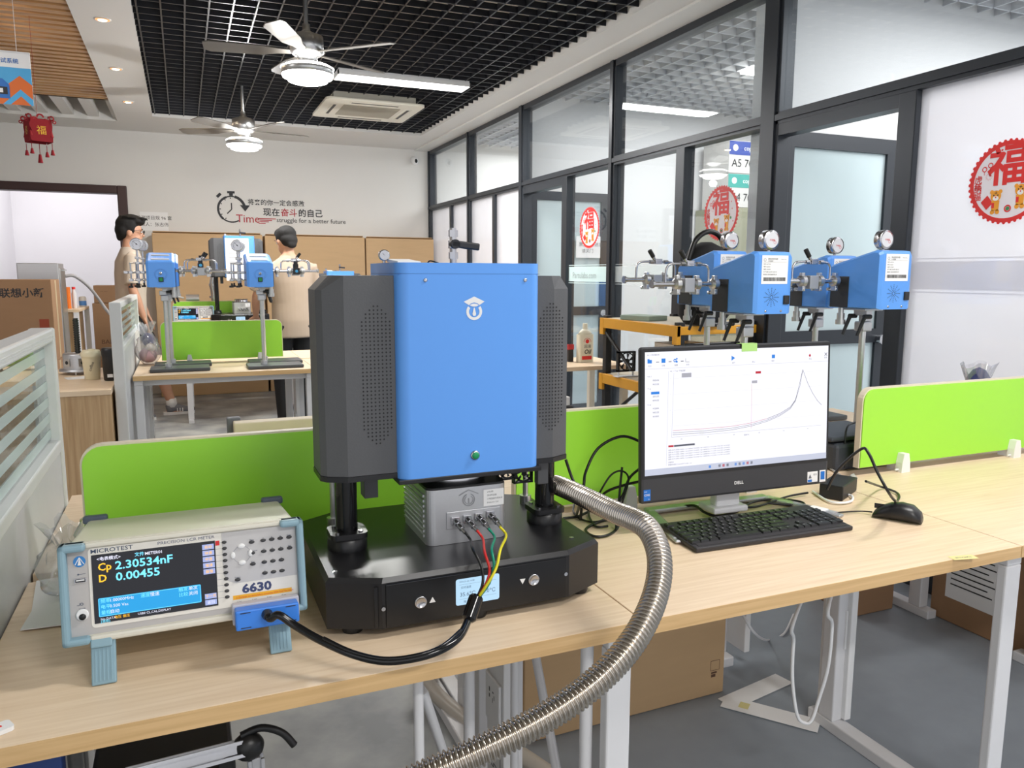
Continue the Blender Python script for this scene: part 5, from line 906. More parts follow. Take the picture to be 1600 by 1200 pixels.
# cartons far left
BOXL='打印纸箱'
for i,(x0,x1,y0,y1,z0,z1,l,tx) in enumerate(((-1.75,-.86,6.35,6.75,.72,1.30,'large brown carton with black lettering on top of the left stack','联想小新'),(-1.75,-.865,6.33,6.75,.50,.718,'flat brown carton in the middle of the left stack',''),(-1.78,-.85,6.32,6.76,.0,.498,'brown carton at the bottom of the left stack','联想小新'))):
    t=thing('cardboard_carton',l,'carton',((x0+x1)/2,y0,z0+.001),group='stacked brown cartons by the doorway'); W=(x1-x0)/2; H_=z1-z0
    g=G(); g.box(-W,W,0,y1-y0,0,H_-.002,.004); obj('box',g,M_cardd,t)
    if tx: g=G(); g.M=T(0,-.0006,0); g.text(.0+W*.28,H_-.12,tx,.05,.0,bold=.02); obj('carton_lettering',g,M_ink,t)
    g=G(); g.M=T(0,-.0006,0); g.rect(W-.09,W-.03,.10,.30,.0) if i==0 else g.rect(W-.22,W-.17,H_*.3,H_*.3+.06,.0); obj('carton_sticker',g,mat('rust_sticker',(150,60,34),.6) if i==0 else M_paper,t)
    g=G(); g.box(W,W+.0006,.17,.23,0.01,H_-.01); obj('packing_tape',g,mat('tape',(206,186,150),.3),t)
for i,(x0,x1,z0,z1,l) in enumerate(((-.86,-.60,.0,1.04,'tall brown carton standing beside the doorway jamb'),(-.84,-.62,1.042,1.22,'small brown carton on top of the tall one beside the doorway'))):
    g=G(); W=(x1-x0)/2; t=thing('cardboard_carton',l,'carton',((x0+x1)/2,8.92,z0+.001),group='brown cartons beside the doorway'); g.box(-W,W,0,.3,0,z1-z0-.002,.004); obj('box',g,M_cardd,t); g=G(); g.M=T(0,-.0006,0); g.text(-W+.06,(z1-z0)*.6,'BALAB' if i==0 else '— —',.045 if i==0 else .02,.0); obj('carton_lettering',g,mat('brown_ink',(92,62,44),.6),t)
# silver chassis, wooden bench with bits
t=thing('side_bench','narrow wooden bench with white metal rim near the doorway','bench',(-1.0,7.35,0))
g=G(); g.box(-.16,.14,0,.75,0,1.02,.003); obj('bench_body',g,M_cab,t); g=G(); g.box(-.165,.19,-.01,.78,1.021,1.045,.003); obj('bench_top',g,M_desk,t); g=G(); g.box(.165,.195,-.015,.785,.0,1.046,.002) if 0 else g.box(.15,.19,-.015,.01,0,1.02,.002); obj('bench_leg',g,M_lgrey,t); g=G(); g.box(.15,.19,.76,.785,0,1.02,.002); obj('bench_leg',g,M_lgrey,t)
t=thing('server_chassis','silver metal chassis standing behind the brown cartons','metal cabinet',(-1.08,7.0,0)); 
g=G(); g.box(-.09,.19,0,.3,0,1.42,.006); obj('chassis_body',g,M_alu,t); g=G(); g.box(.19,.20,.02,.28,.3,1.38,.002); g.box(.20,.23,.1,.12,1.36,1.372); obj('chassis_rail',g,M_steelr,t)
g=G(); g.M=T(-.935,7.55,1.0465); g.prism(rpoly(-.05,.05,-.03,.03,.02),0,.18); tag(obj('orange_canister',g,mat('orange_plastic',(238,122,34),.4)),'bright orange plastic canister on the wooden bench','canister')
t=thing('lab_bottle','slim clear bottle with red collar next to the orange canister','bottle',(-.865,7.6,1.0465)); g=G(); g.lathe([(.018,0),(.02,.01),(.02,.12),(.012,.15),(.010,.17)],16); obj('bottle_body',g,M_lgrey,t); g=G(); g.lathe([(.014,.16),(.014,.18),(0,.18)],16); obj('bottle_cap',g,M_red,t)
t=thing('lab_bottle','small white jar with blue label on the wooden bench','bottle',(-.84,7.95,1.0465)); g=G(); g.lathe([(.028,0),(.03,.01),(.03,.08),(.02,.09),(0,.09)],16); obj('bottle_body',g,M_white,t); g=G(); g.lathe([(.0305,.01),(.0305,.05)],16); obj('blue_label',g,M_blue,t)
cable('grey_hose',[(-.86,7.12,1.32),(-.80,7.15,1.32),(-.72,7.25,1.24),(-.66,7.32,1.14),(-.62,7.36,1.06),(-.585,7.38,1.0)],.013,mat('hose_grey',(160,158,160),.5),'grey flexible hose hanging from the silver chassis','hose')
# plastic bags
def bag(label,loc,r,h,seed,inner=None):
    rr=random.Random(seed); t=thing('plastic_bag',label,'plastic bag',loc); g=G(); n=26; m=18; ph=[rr.uniform(0,6.28) for _ in range(6)]; vs=[]
    for j in range(m+1):
        f=j/m; prof=(math.sin(PI*min(1,f*1.25+.06))**.5 if f<.72 else .35+.4*(f-.72)/.28) 
        for i in range(n):
            a=2*PI*i/n; cr=1+.13*math.sin(3*a+ph[0]+4*f)+.10*math.sin(7*a+ph[1]-6*f)+.06*math.sin(13*a+ph[2]+9*f); cr+= .0 if f<.6 else .25*math.sin(5*a+ph[3])
            vs.append((r[0]*prof*cr*math.cos(a),r[1]*prof*cr*math.sin(a),h*f+(.012*math.sin(4*a+ph[4]) if f>.7 else 0)))
    g.add(vs,[(j*n+k,j*n+(k+1)%n,(j+1)*n+(k+1)%n,(j+1)*n+k) for j in range(m) for k in range(n)]+[tuple(range(n-1,-1,-1))],True); obj('bag_film',g,M_plbag,t)
    if inner:
        g=G(); 
        for (c,q,mi) in inner: g.m=mi; g.ell(c,q,14,8)
        obj('bag_contents',g,[mat('navy_cloth',(50,56,110),.7),mat('pink_mesh',(206,166,170),.7),M_cream],t)
    return t
bag('clear plastic bag with blue and pink things beside the second row divider',(-.235,5.62,.752),(.07,.10,0),.27,3,[((0,.02,.16),(.035,.06,.045),0),((.0,-.02,.06),(.055,.075,.05),1),((.015,-.045,.11),(.03,.03,.03),2)])
bag('crumpled clear plastic bag on white papers behind the bench meter',(-.225,1.60,.757),(.05,.055,0),.13,8)
for i,(x,y,a,l) in enumerate(((-.215,1.60,.1,'white paper sheets stacked under the crumpled plastic bag, lower sheet'),(-.205,1.58,-.06,'white paper sheet on top of the pile behind the bench meter'))):
    g=G(); g.box(-.07,.08,-.13,.10,0,.0018); o=obj('paper_sheet',g,M_paper); o.location=(x,y,.7508+i*.0022); o.rotation_euler=(0,0,a); tag(o,l,'paper sheet')
t=thing('bnc_leads','bundle of coloured test leads with steel connectors behind the crumpled bag','cable bundle',(0,0,0))
for i,(c,y) in enumerate(((K['black'],1.655),(K['red'],1.66),(mat('orange_lead',(230,140,50),.4),1.668),(K['green'],1.675))):
    g=G(); x=-.215; g.tube([(x+.02,y-.01,.763+.002*i),(x-.0+.05,y,.765),(x+.09,y+.006,.764),(x+.16,y+.005,.763)],.003,n=8); obj('lead',g,c,t); g=G(); g.cyl((x-.015,y-.018,.762+.002*i),(x+.02,y-.01,.763+.002*i),.0055,n=12); obj('steel_connector',g,M_steel,t)
# ================================================================ right background
t=thing('storage_rack','yellow beamed storage rack with black posts beside the glass wall','rack',(2.62,3.72,0))
for x in (-.24,.24):
    for y in (-.33,.42): g=G(); g.box(x-.02,x+.02,y-.02,y+.02,0,1.10 if 1 else 1,.002); obj('post',g,M_blackp,t)
for z,nm in ((1.085,'upper'),(.745,'lower'),(.20,'bottom')):
    for x in (-.265,.265): g=G(); g.box(x-.012,x+.012,-.36,.45,z-.06,z,.003); g.box(x-.014,x+.014,-.36,-.32,z-.10,z,.002); g.box(x-.014,x+.014,.41,.45,z-.10,z,.002); obj('yellow_beam',g,M_yel,t)
    for y in (-.345,.435): g=G(); g.box(-.25,.25,y-.012,y+.012,z-.05,z-.005,.003); obj('yellow_beam',g,M_yel,t)
    g=G(); g.box(-.25,.25,-.33,.42,z-.012,z,.001); obj('shelf_board',g,mat('shelf_board',(206,196,176),.6),t)
for (a,b) in (((.26,-.34,1.02),(.26,.10,.80)),((-.262,.40,1.0),(-.262,.1,.8)),((-.262,.40,.45),(-.262,.0,.70))): g=G(); g.cyl(a,b,.010,n=6); obj('diagonal_brace',g,M_blackp,t)
g=G(); g.M=T(2.45,3.85,1.0862)@RZ(.3); g.box(-.08,.08,-.11,.11,0,.028,.003); g.m=1; g.box(-.078,.082,-.108,.108,.003,.025); tag(obj('notebook',g,[mat('sage_cover',(150,166,150),.6),M_paper]),'sage green hardback notebook on the top shelf of the yellow rack','notebook')
t=thing('backpack','black backpack with carry handle on the top shelf of the yellow rack','backpack',(2.55,3.42,1.0862))
g=G(); g.loft([((0,0,0),.10,.10),((0,0,.05),.14,.12),((0,0,.2),.15,.12),((0,.0,.33),.13,.11),((0,.0,.40),.09,.08),((0,0,.43),.03,.03)],20); obj('bag_body',g,mat('black_fabric',(26,26,28),.85,noise=.1,scale=60,bump=.3),t)
g=G(); g.tube([(-.12,-.02,.34),(-.08,-.02,.44),(0,-.02,.485),(.08,-.02,.45),(.12,-.02,.33)],.014,n=10); obj('carry_handle',g,M_rubber,t)
g=G(); g.M=T(-.12,-.12,.0); g.tube([(0,0,.3),(-.03,-.01,.15),(.04,-.02,.02),(.2,-.03,.01)],.012,n=8); obj('shoulder_strap',g,M_rubber,t)
t=thing('chamber_box','grey steel chamber with side fittings on the lower rack shelf','laboratory part',(2.60,3.62,.7462))
g=G(); g.box(-.13,.12,-.1,.14,0,.22,.004); obj('chamber_body',g,M_steelr,t)
g=G(); g.cyl((-.13,-.03,.13),(-.20,-.03,.13),.022,n=16); g.cyl((-.19,-.03,.13),(-.20,-.03,.13),.034,n=16); g.tube([(-.2,-.03,.13),(-.24,-.03,.12),(-.25,-.03,.06),(-.25,-.03,.0)],.012,n=10); g.cyl((-.05,-.1,.15),(-.05,-.15,.15),.02,n=14); obj('chamber_fitting',g,M_steel,t)
t=thing('axial_fan','square black axial fan standing on the lower rack shelf','fan',(2.40,3.95,.7462))
g=G(); g.M=T(0,0,.09); g.ring(0,0,.048,.055,.012,28); g.box(-.06,.06,-.012,.012,-.06,-.05); g.box(-.06,.06,-.012,.012,.05,.06); g.box(-.06,-.05,-.012,.012,-.06,.06); g.box(.05,.06,-.012,.012,-.06,.06); g.disc(0,0,.018,.013)
for q in range(7): a=q*2*PI/7; g.poly([(.01*math.cos(a),.01*math.sin(a)),(.048*math.cos(a+.2),.048*math.sin(a+.2)),(.048*math.cos(a+.65),.048*math.sin(a+.65))],.004)
obj('fan_frame',g,M_blackp,t); g=G(); g.cyl((-.05,0,0),(-.05,0,.03),.005,n=8); g.cyl((.05,0,0),(.05,0,.03),.005,n=8); g.box(-.07,.07,-.03,.03,-.0,.004); obj('fan_foot',g,M_lgrey,t)
t=thing('plastic_trays','stack of white plastic trays on the lower rack shelf','trays',(2.37,3.62,.7462)); 
for i in range(5): g=G(); g.box(-.05,.05,-.06,.06,.018*i,.018*i+.014,.003); obj('tray',g,M_white,t)
g=G(); g.box(2.44,2.80,3.42,3.46,.7462,.985,.004); tag(obj('flat_panel',g,M_blackg),'black flat panel leaning on the lower rack shelf','panel')
# side table and oil bottle
t=thing('side_table','small cream table by the open far glass door','table',(2.62,4.65,0)); g=G(); g.box(-.45,.12,-.2,.32,.722,.75,.003); obj('tabletop',g,M_desk,t)
for x,y in ((.09,-.17),(-.42,-.17),(.09,.29),(-.42,.29)): g=G(); g.box(x-.022,x+.022,y-.022,y+.022,0,.721,.003); obj('leg',g,M_cream,t)
t=thing('oil_bottle','white oil bottle with red print on the small cream table','bottle',(2.515,4.68,.7505))
g=G(); g.prism(rpoly(-.055,.055,-.035,.035,.02),0,.19); g.loft([((0,0,.19),.055,.035),((0,0,.215),.035,.028),((0,0,.225),.02,.018)],20); g.cyl((0,0,.22),(0,0,.265),.017,n=16); obj('bottle_body',g,mat('translucent_cream',(232,226,206),.4),t)
g=G(); g.M=T(0,-.0355,0); g.m=0; g.rect(-.04,.035,.02,.045,.0); g.ring(0,.14,.025,.028,.0,24,0,PI); g.disc(0,.145,.014,.0); g.m=1; g.text(0,.10,'润滑',.02,.0005,'c'); g.text(0,.06,'Oil',.03,.0005,'c',bold=.02,shear=.2); obj('bottle_print',g,[M_red,M_ink],t)
g=G(); g.box(2.41,2.45,4.72,4.76,.7508,.87,.003); g.m=1; g.box(2.408,2.452,4.718,4.762,.835,.87); tag(obj('small_bottle',g,[M_ink,M_red2]),'small dark bottle with red cap beside the white oil bottle','bottle')
t=thing('folding_stool','black folding stool with white legs in front of the small cream table','stool',(2.02,4.32,0)); g=G(); g.box(-.16,.16,-.14,.14,.50,.545,.01); obj('seat',g,M_blackp,t)
for s in (-1,1):
    for q in (-1,1): g=G(); g.cyl((.14*s,.12*q,.5),(.14*s,-.12*q,0.01),.012,n=8); obj('leg',g,M_white,t)
g=G(); g.box(-.14,.14,-.12,.12,.5455,.60,.004); g.m=1; obj('white_cushion',g,M_white,t)
# devices behind the right divider
t=thing('dark_device','dark grey office machine behind the monitor and left end of the right divider','office machine',(1.96,1.875,.7512)); g=G(); g.box(-.15,.12,-.13,.1,0,.085,.012); g.box(-.16,.11,-.12,.09,.09,.105,.006); obj('device_body',g,mat('device_grey',(58,62,70),.5),t)
cable('device_cable',[(1.85,1.745,.76),(1.86,1.76,.87),(1.93,1.80,.885),(2.0,1.82,.87),(2.10,1.80,.80),(2.11,1.78,.757)],.003,M_rubber,'thin black cable looping over the dark office machine')
bag('clear plastic wrapped parcel on the opposite desk at the right edge',(2.63,1.90,.7515),(.085,.07,0),.28,5,[((0,0,.14),(.06,.05,.13),0)])
g=G(); g.box(2.20,2.26,3.325-.03,3.33-.03,1.0,1.07); 
# ================================================================ under the desks
t=thing('shipping_carton','large brown shipping carton on the floor under the foreground desk','carton',(1.20,1.90,0),R_(1))
g=G(); g.box(-.36,.355,0,.30,.0012,.56,.004); obj('box',g,M_card,t)
g=G(); g.M=T(0,-.0006,0); g.ring(.135,.33,.052,.056,0,32); g.text(.135,.315,'T',.03,.0,'c',bold=.03); obj('round_mark',g,M_ink,t)
g=G(); g.M=T(0,-.0006,0); g.line([(.300,.085),(.335,.085),(.335,.118),(.300,.118),(.300,.085)],.0015); g.rect(.303,.32,.062,.072); g.rect(.303,.325,.074,.08); obj('handling_mark',g,mat('brown_ink',(92,62,44),.6),t)
for i,(p0,p1,wd,l) in enumerate(((onZ(1135,1100,.002),onZ(1225,1060,.002),.07,'white paper strip on the floor reaching under the desk foot bar'),(onZ(1130,1095,.0035),onZ(1280,1135,.0035),.075,'white paper strip on the floor with a bit of yellow tape'))):
    d=(p1-p0); L_=d.length; a=math.atan2(d.y,d.x); g=G(); g.box(0,L_,-wd/2,wd/2,0,.0012); g.m=1
    if i: g.box(.05,.08,-.015,.02,.0013,.0018)
    o=obj('paper_strip',g,[M_paper,mat('pale_yellow_tape',(226,216,150),.7)]); o.location=p0; o.rotation_euler=(0,0,a); tag(o,l,'paper strip')
cable('white_cable',[Vector((1.69,1.60,.69)),pt(1244,960,1.87),pt(1240,1000,1.89),pt(1238,1060,1.91),pt(1245,1115,1.93),pt(1256,1129,1.94),pt(1268,1125,1.94),pt(1280,1090,1.93),pt(1294,1040,1.90),pt(1300,975,1.86),pt(1296,940,1.83),Vector((1.715,1.56,.70))],.0045,M_white,'white cable hanging in a long loop from the underside of the desk by the socket')
cable('floor_cable',[pt(1160,960,2.15),pt(1180,990,2.2),onZ(1200,1000,.006),onZ(1225,990,.006),onZ(1240,960,.006)],.004,M_lgrey,'thin grey cable drooping behind the desk legs')
# cpu rack tubes
t=thing('tube_rack','pale grey tubular rack with diagonal flats under the foreground desk','rack',(0,0,0))
zf=.012
for (u,v,y,r) in ((654,1100,1.16,.0085),(733,1100,1.44,.012),(804,1100,1.50,.0095),(916,1100,1.17,.012)):
    p=onY(u,v,y); g=G(); g.cyl((p.x,y,zf),(p.x,y,.715),r,n=16); obj('upright_tube',g,M_lgrey,t)
xa=onY(654,1100,1.16).x; xb=onY(733,1100,1.44).x; xc=onY(804,1100,1.50).x; xd=onY(916,1100,1.17).x
for (a,b) in (((xa+.01,1.17,.66),(xb-.02,1.43,.22)),((xc+.012,1.50,.70),(xd-.012,1.18,.22))): g=G(); g.tube([a,b],.010,n=4,sub=1); obj('diagonal_flat',g,M_lgrey,t)
for (a,b) in (((xa,1.16,.02),(xb,1.44,.02)),((xc,1.50,.02),(xd,1.17,.02)),((xa-.01,1.16,.23),(xb,1.44,.23))): g=G(); g.tube([a,b],.011,n=4,sub=1); obj('foot_rail',g,M_lgrey,t)
# bent chair foot / runner seen through
cable('bent_steel_runner',[(.62,2.3,.10),(.66,2.18,.05),(.72,2.0,.03),(.80,1.8,.028),(.86,1.62,.028)],.024,mat('aged_cream',(206,198,186),.4),'cream bent metal chair runner on the concrete floor','chair runner',n=12)
# black case and aluminium profiles lower left
g=G(); g.box(-.19,.04,1.25,1.62,.001,.50,.008); tag(obj('black_case',g,M_blackp),'black computer case on the floor under the foreground desk','computer case')
t=thing('profile_frame','slotted aluminium profile frame with a black elbow under the foreground desk','frame',(0,0,0))
a=pt(200,1215,1.08); b=pt(388,1166,1.20); c=pt(405,1215,1.16)
def prof(a,b,s=.012):
    g=G(); L_=(b-a).length; g.M=Matrix.Translation(a)@rot_to(a,b); 
    for q in (-1,1):
        for r in (-1,1): g.box(q*s-.005 if q>0 else -s-.0,q*s if q>0 else -s+.005,r*s-.005 if r>0 else -s,r*s if r>0 else -s+.005,0,L_)
    g.box(-.006,.006,-.006,.006,0,L_); return g
obj('long_profile',prof(a,b),M_alu,t); obj('upright_profile',prof(b+Vector((.01,0,-.02)),Vector((c.x,c.y,.012))),M_alu,t); obj('support_profile',prof(Vector((a.x,a.y,.012)),a),M_alu,t)
g=G(); g.ell(b+Vector((.0,0,.0)),(.024,.02,.022)); g.tube([b+Vector((-.01,0,.02)),b+Vector((.02,0,.026)),b+Vector((.05,-.002,.012)),b+Vector((.068,-.005,-.012))],.006,n=8); g.box(b.x-.045,b.x-.02,b.y-.012,b.y+.012,b.z-.03,b.z-.005,.003); obj('black_elbow',g,M_rubber,t)
g=G(); g.box(-.26,-.19,1.16,1.19,.001,.70,.004); tag(obj('blue_board',g,mat('deep_blue_board',(36,66,130),.5)),'deep blue board standing under the left end of the foreground desk','board')
# small red-white tag at the left edge of the desk
p=onZ(3,1141,.7507); g=G(); g.M=T(p.x,p.y,.7507)@RZ(.5); g.prism(rpoly(-.045,.012,-.012,.012,.005),0,.006); g.m=1; g.box(-.04,.0,-.002,.002,.006,.0065); tag(obj('eraser',g,[M_white,M_red]),'small white rubber piece with a pink stripe at the left edge of the desk','eraser')
# ================================================================ people
def person(label,x,y,yaw,H,mode):
    k=H/1.75; t=thing('person',label,'person',(x,y,.0),yaw,group=None)
    S=lambda p:Vector(p)*k
    # mode: arms
    hy=R_(mode['head_yaw']); hp=R_(mode['head_pitch']); HM=Matrix.Translation(S((0,.0,1.53)))@RZ(hy)@RX(hp)@Matrix.Translation(S((0,0,-1.53)))
    lean=mode.get('lean',0)
    def tp(p): # torso lean forward about the hip
        v=Vector(p); 
        if v.z>.95: v=Vector((0,0,.95))+Matrix.Rotation(-R_(lean),3,'X')@(v-Vector((0,0,.95)))
        return v*k
    sh={s:tp((s*.185,.0,1.42)) for s in (-1,1)}
    el={s:sh[s]+Vector(mode['el'][s])*k for s in (-1,1)}; wr={s:el[s]+Vector(mode['wr'][s])*k for s in (-1,1)}
    hip={s:S((s*.09,0,.92)) for s in (-1,1)}; kn={s:S((s*.10+0,mode['leg'][s]*.5+.03,.50)) for s in (-1,1)}; an={s:S((s*.10,mode['leg'][s],.09)) for s in (-1,1)}
    def limb(g,a,b,ra,rb,n=14,mid=None): 
        m=(a+b)/2; g.loft([(a+(a-b).normalized()*ra*.5,ra*.6,ra*.6),(a,ra,ra),(a.lerp(b,.35),(ra*1.05),(ra*1.05)),(b,rb,rb),(b+(b-a).normalized()*rb*.5,rb*.6,rb*.6)],n)
    g=G()
    g.loft([(tp((0,0,.86)),.12*k,.09*k,(0,0,1)),(tp((0,0,.96)),.145*k,.10*k,(0,0,1)),(tp((0,0,1.10)),.135*k,.095*k,(0,0,1)),(tp((0,0,1.28)),.16*k,.105*k,(0,0,1)),(tp((0,-.01,1.40)),.165*k,.09*k,(0,0,1)),(tp((0,-.015,1.47)),.09*k,.06*k,(0,0,1)),(tp((0,-.01,1.53)),.052*k,.054*k,(0,0,1)),(tp((0,.0,1.60)),.05*k,.055*k,(0,0,1))],24)
    for s in (-1,1):
        limb(g,sh[s],el[s],.046*k,.036*k); limb(g,el[s],wr[s],.037*k,.025*k); limb(g,hip[s],kn[s],.08*k,.052*k); limb(g,kn[s],an[s],.052*k,.036*k)
        d=(wr[s]-el[s]).normalized(); q=Vector((0,0,1)).cross(d); q=(q if q.length>.1 else Vector((1,0,0))).normalized(); up=d.cross(q)
        g.loft([(wr[s],.022*k,.02*k),(wr[s]+d*.04*k,.036*k,.015*k),(wr[s]+d*.09*k,.040*k,.013*k)],12)
        for f in range(4):
            o=wr[s]+d*.085*k+q*(f-1.5)*.020*k; L=(.070,.080,.074,.058)[f]*k; g.tube([o,o+d*L*.5,o+d*L*.85-up*.012*k,o+d*L-up*.022*k],.0085*k,n=8,sub=2)
        o=wr[s]+d*.03*k-q*.03*k*s; g.tube([o,o-q*.022*k*s+d*.025*k,o-q*.03*k*s+d*.055*k],.0095*k,n=8,sub=2)
        g.ell(an[s]+S((0,.05,-.05)),(.04*k,.11*k,.035*k))
    n0=len(g.v)
    g.ell(S((0,-.012,1.655)),(.078*k,.096*k,.098*k),20,14); g.ell(S((0,.018,1.59)),(.060*k,.070*k,.068*k),18,12); g.ell(S((0,.055,1.555)),(.032*k,.028*k,.026*k))
    g.loft([(S((0,.075,1.655)),.009*k,.010*k,(0,.3,-1)),(S((0,.092,1.63)),.012*k,.013*k,(0,.3,-1)),(S((0,.098,1.612)),.017*k,.014*k,(0,.2,-1)),(S((0,.085,1.603)),.014*k,.008*k,(0,0,-1))],10)
    for s in (-1,1): g.ell(S((s*.078,-.008,1.625)),(.010*k,.020*k,.032*k)); g.ell(S((s*.035,.072,1.668)),(.022*k,.014*k,.008*k))
    g.ell(S((0,.082,1.578)),(.024*k,.010*k,.009*k))
    for i in range(n0,len(g.v)): g.v[i]=tuple(HM@Vector(g.v[i]))
    LT=Matrix.Translation(tp((0,0,1.53))-S((0,0,1.53)))
    for i in range(n0,len(g.v)): g.v[i]=tuple(LT@Vector(g.v[i]))
    obj('body',g,M_skin,t,remesh=.0075,smooth=3)
    HL=LT@HM
    g=G(); g.M=HL
    for s in (-1,1): g.ell(S((s*.032,.082,1.645)),(.012*k,.008*k,.007*k),12,8)
    g.m=1
    for s in (-1,1): g.ell(S((s*.032,.0895,1.645)),(.005*k,.002*k,.006*k),10,6); g.box((s*.034-.018)*k,(s*.034+.018)*k,.082*k,.088*k,1.667*k,1.673*k)
    g.m=2; g.ell(S((0,.091,1.578)),(.020*k,.004*k,.006*k),12,6)
    obj('face_features',g,[M_white,M_hair,mat('lip_rose',(170,96,88),.5)],t)
    g=G(); g.M=HL
    if mode['hair']=='full':
        for c,r in (((0,-.03,1.70),(.090,.098,.082)),((0,.045,1.735),(.078,.060,.040)),((0,-.055,1.65),(.086,.075,.085)),((0,.0,1.745),(.080,.085,.045)),((.0,-.085,1.60),(.05,.03,.05))): g.ell(S(c),tuple(v*k for v in r),20,12)
        for s in (-1,1): g.ell(S((s*.070,-.01,1.69)),(.020*k,.045*k,.055*k)); g.ell(S((s*.074,.018,1.655)),(.009*k,.014*k,.035*k))
        rr=random.Random(5)
        for i in range(34): a=rr.uniform(0,2*PI); p=S((.075*math.cos(a),.01+.085*math.sin(a),1.755)); g.tube([p,p+Vector((.015*math.cos(a),.018*math.sin(a),.012))*k,p+Vector((.03*math.cos(a),.032*math.sin(a),-.006))*k],lambda q,i:.011*k*(1-q*.7),n=6,sub=2)
    else:
        for c,r in (((0,-.030,1.69),(.085,.090,.078)),((0,-.055,1.635),(.078,.062,.07)),((0,.01,1.715),(.078,.080,.048)),((.0,-.08,1.59),(.05,.028,.04))): g.ell(S(c),tuple(v*k for v in r),20,12)
        for s in (-1,1): g.ell(S((s*.070,-.015,1.675)),(.016*k,.045*k,.050*k))
    obj('hair',g,M_hair,t,remesh=.008,smooth=2)
    if mode.get('glasses'):
        g=G(); g.M=HL
        for s in (-1,1):
            g.tube([S((s*.034+.024*math.cos(a*PI/8),.103-.004*abs(math.cos(a*PI/8)),1.643+.018*math.sin(a*PI/8))) for a in range(17)],.0022*k,n=6,sub=1)
            g.tube([S((s*.058,.098,1.65)),S((s*.078,.05,1.652)),S((s*.082,-.01,1.645))],.0022*k,n=6)
        g.tube([S((-.010,.105,1.648)),S((0,.107,1.652)),S((.010,.105,1.648))],.002*k,n=6); obj('glasses',g,M_blackp,t)
    # shirt
    g=G(); hem=mode.get('hem',.82)
    g.loft([(tp((0,.0,hem)),.185*k,.125*k,(0,0,1)),(tp((0,0,.95)),.175*k,.125*k,(0,0,1)),(tp((0,0,1.10)),.168*k,.122*k,(0,0,1)),(tp((0,0,1.28)),.19*k,.13*k,(0,0,1)),(tp((0,-.01,1.385)),.20*k,.115*k,(0,0,1)),(tp((0,-.012,1.445)),.15*k,.088*k,(0,0,1)),(tp((0,-.01,1.49)),.082*k,.072*k,(0,0,1)),(tp((0,-.008,1.51)),.068*k,.064*k,(0,0,1))],28)
    for s in (-1,1):
        d=(el[s]-sh[s]); g.loft([(sh[s]-Vector((s*.03,0,-.005))*k,.05*k,.055*k),(sh[s],.066*k,.068*k),(sh[s]+d*.45,.070*k,.070*k),(sh[s]+d*.86,.076*k,.074*k)],18)
    obj('tee_shirt',g,mode['shirt'],t,remesh=.009,smooth=3)
    g=G()
    g.loft([(S((0,0,.80)),.15*k,.11*k,(0,0,1)),(S((0,0,.90)),.165*k,.115*k,(0,0,1)),(S((0,0,.985)),.155*k,.112*k,(0,0,1))],24)
    for s in (-1,1):
        if mode['trousers']=='long': g.loft([(hip[s],.10*k,.105*k),(kn[s],.078*k,.082*k),(an[s]+S((0,0,.02)),.062*k,.068*k),(an[s]+S((0,.0,-.03)),.064*k,.072*k)],18)
        else: g.loft([(hip[s],.10*k,.105*k),(hip[s].lerp(kn[s],.95),.092*k,.095*k)],18)
    obj('trousers' if mode['trousers']=='long' else 'shorts',g,mat('black_trousers',(20,20,23),.8,noise=.1,scale=30),t,remesh=.009,smooth=3)
    for s in (-1,1):
        sc_=mode.get('shoe',M_dgrey); a=an[s]
        g=G(); g.loft([(a+S((0,-.055,-.035)),.030*k,.03*k,(0,1,.2)),(a+S((0,-.03,-.03)),.044*k,.045*k,(0,1,.1)),(a+S((0,.03,-.032)),.044*k,.042*k,(0,1,-.1)),(a+S((0,.10,-.045)),.047*k,.030*k,(0,1,-.1)),(a+S((0,.15,-.055)),.042*k,.022*k,(0,1,0)),(a+S((0,.185,-.06)),.02*k,.012*k,(0,1,0))],16); sh_=obj('shoe',g,sc_,t)
        g=G(); g.prism([(a.x+px*k,a.y+py*k) for px,py in ((-.028,-.08),(.028,-.08),(.042,-.04),(.040,.03),(.046,.10),(.04,.15),(.02,.185),(-.02,.185),(-.04,.15),(-.046,.10),(-.04,.03),(-.042,-.04))],.001,.026*k); obj('shoe_sole',g,M_white,sh_)
        for i in range(3): g=G(); 
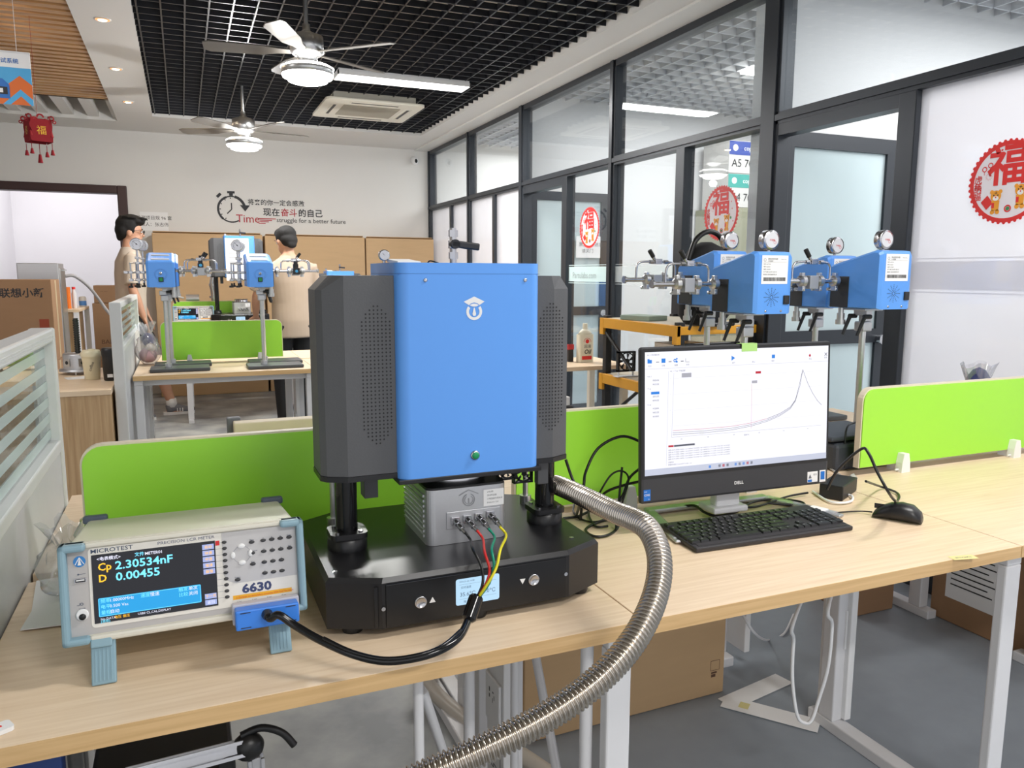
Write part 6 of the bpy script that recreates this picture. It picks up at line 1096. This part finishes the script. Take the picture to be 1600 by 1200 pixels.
        if mode['trousers']!='long':
            g=G(); 
            for i in range(3): 
                for ss in (-1,1): x_=a.x+ss*.0455*k; yy=a.y+(.03+.022*i)*k; g.poly([]) if 0 else g.box(min(x_,x_+ss*.003),max(x_,x_+ss*.003),yy,yy+.009*k,.032*k,.062*k)
            obj('shoe_stripes',g,M_white,sh_)
            g=G(); g.loft([(a+S((0,-.005,-.02)),.045*k,.048*k,(0,0,1)),(a+S((0,-.01,.06)),.041*k,.043*k,(0,0,1))],14); obj('white_sock',g,M_white,t)
    return t
M_tan=mat('taupe_cotton',(176,158,140),.85,noise=.05,scale=12,bump=.2); M_oat=mat('oatmeal_cotton',(206,192,176),.85,noise=.04,scale=12,bump=.2)
person('person in oatmeal t-shirt, black shorts and glasses standing sideways by the doorway',-.45,7.88,R_(-82),1.83,dict(head_yaw=-8,head_pitch=-6,lean=3,el={1:(.05,-.02,-.27),-1:(-.05,.02,-.27)},wr={1:(.0,.07,-.235),-1:(.02,.10,-.22)},leg={1:-.05,-1:.30},hair='full',glasses=1,shirt=M_oat,trousers='short',shoe=mat('grey_mesh_shoe',(120,122,130),.7),hem=.84))
person('person with short black hair in taupe t-shirt seen from behind beyond the second row',.86,6.95,R_(10),1.74,dict(head_yaw=16,head_pitch=-16,lean=6,el={1:(.05,.05,-.27),-1:(-.09,.05,-.26)},wr={1:(-.04,.18,-.12),-1:(.03,.16,-.17)},leg={1:.05,-1:0},hair='short',shirt=M_tan,trousers='long',hem=.80))

t=thing('shipping_carton','brown carton with a printed white sheet on the floor against the glass wall','carton',(2.78,1.45,0))
g=G(); g.box(-.08,.085,0,.62,.0012,.46,.004); obj('box',g,M_cardd,t); g=G(); g.M=T(-.0806,.42,0)@RZ(-PI/2); g.rect(-.14,.10,.10,.34,.0); g.m=1
for i in range(8): g.rect(-.12,.03+.02*(i%3),.31-.022*i,.315-.022*i,.001)
obj('shipping_label',g,[M_paper,M_ink],t)
t=thing('shipping_carton','small plain brown carton on the floor under the opposite desk at the right','carton',(2.50,2.16,0)); g=G(); g.box(-.11,.10,0,.24,.0012,.36,.004); obj('box',g,M_cardd,t)
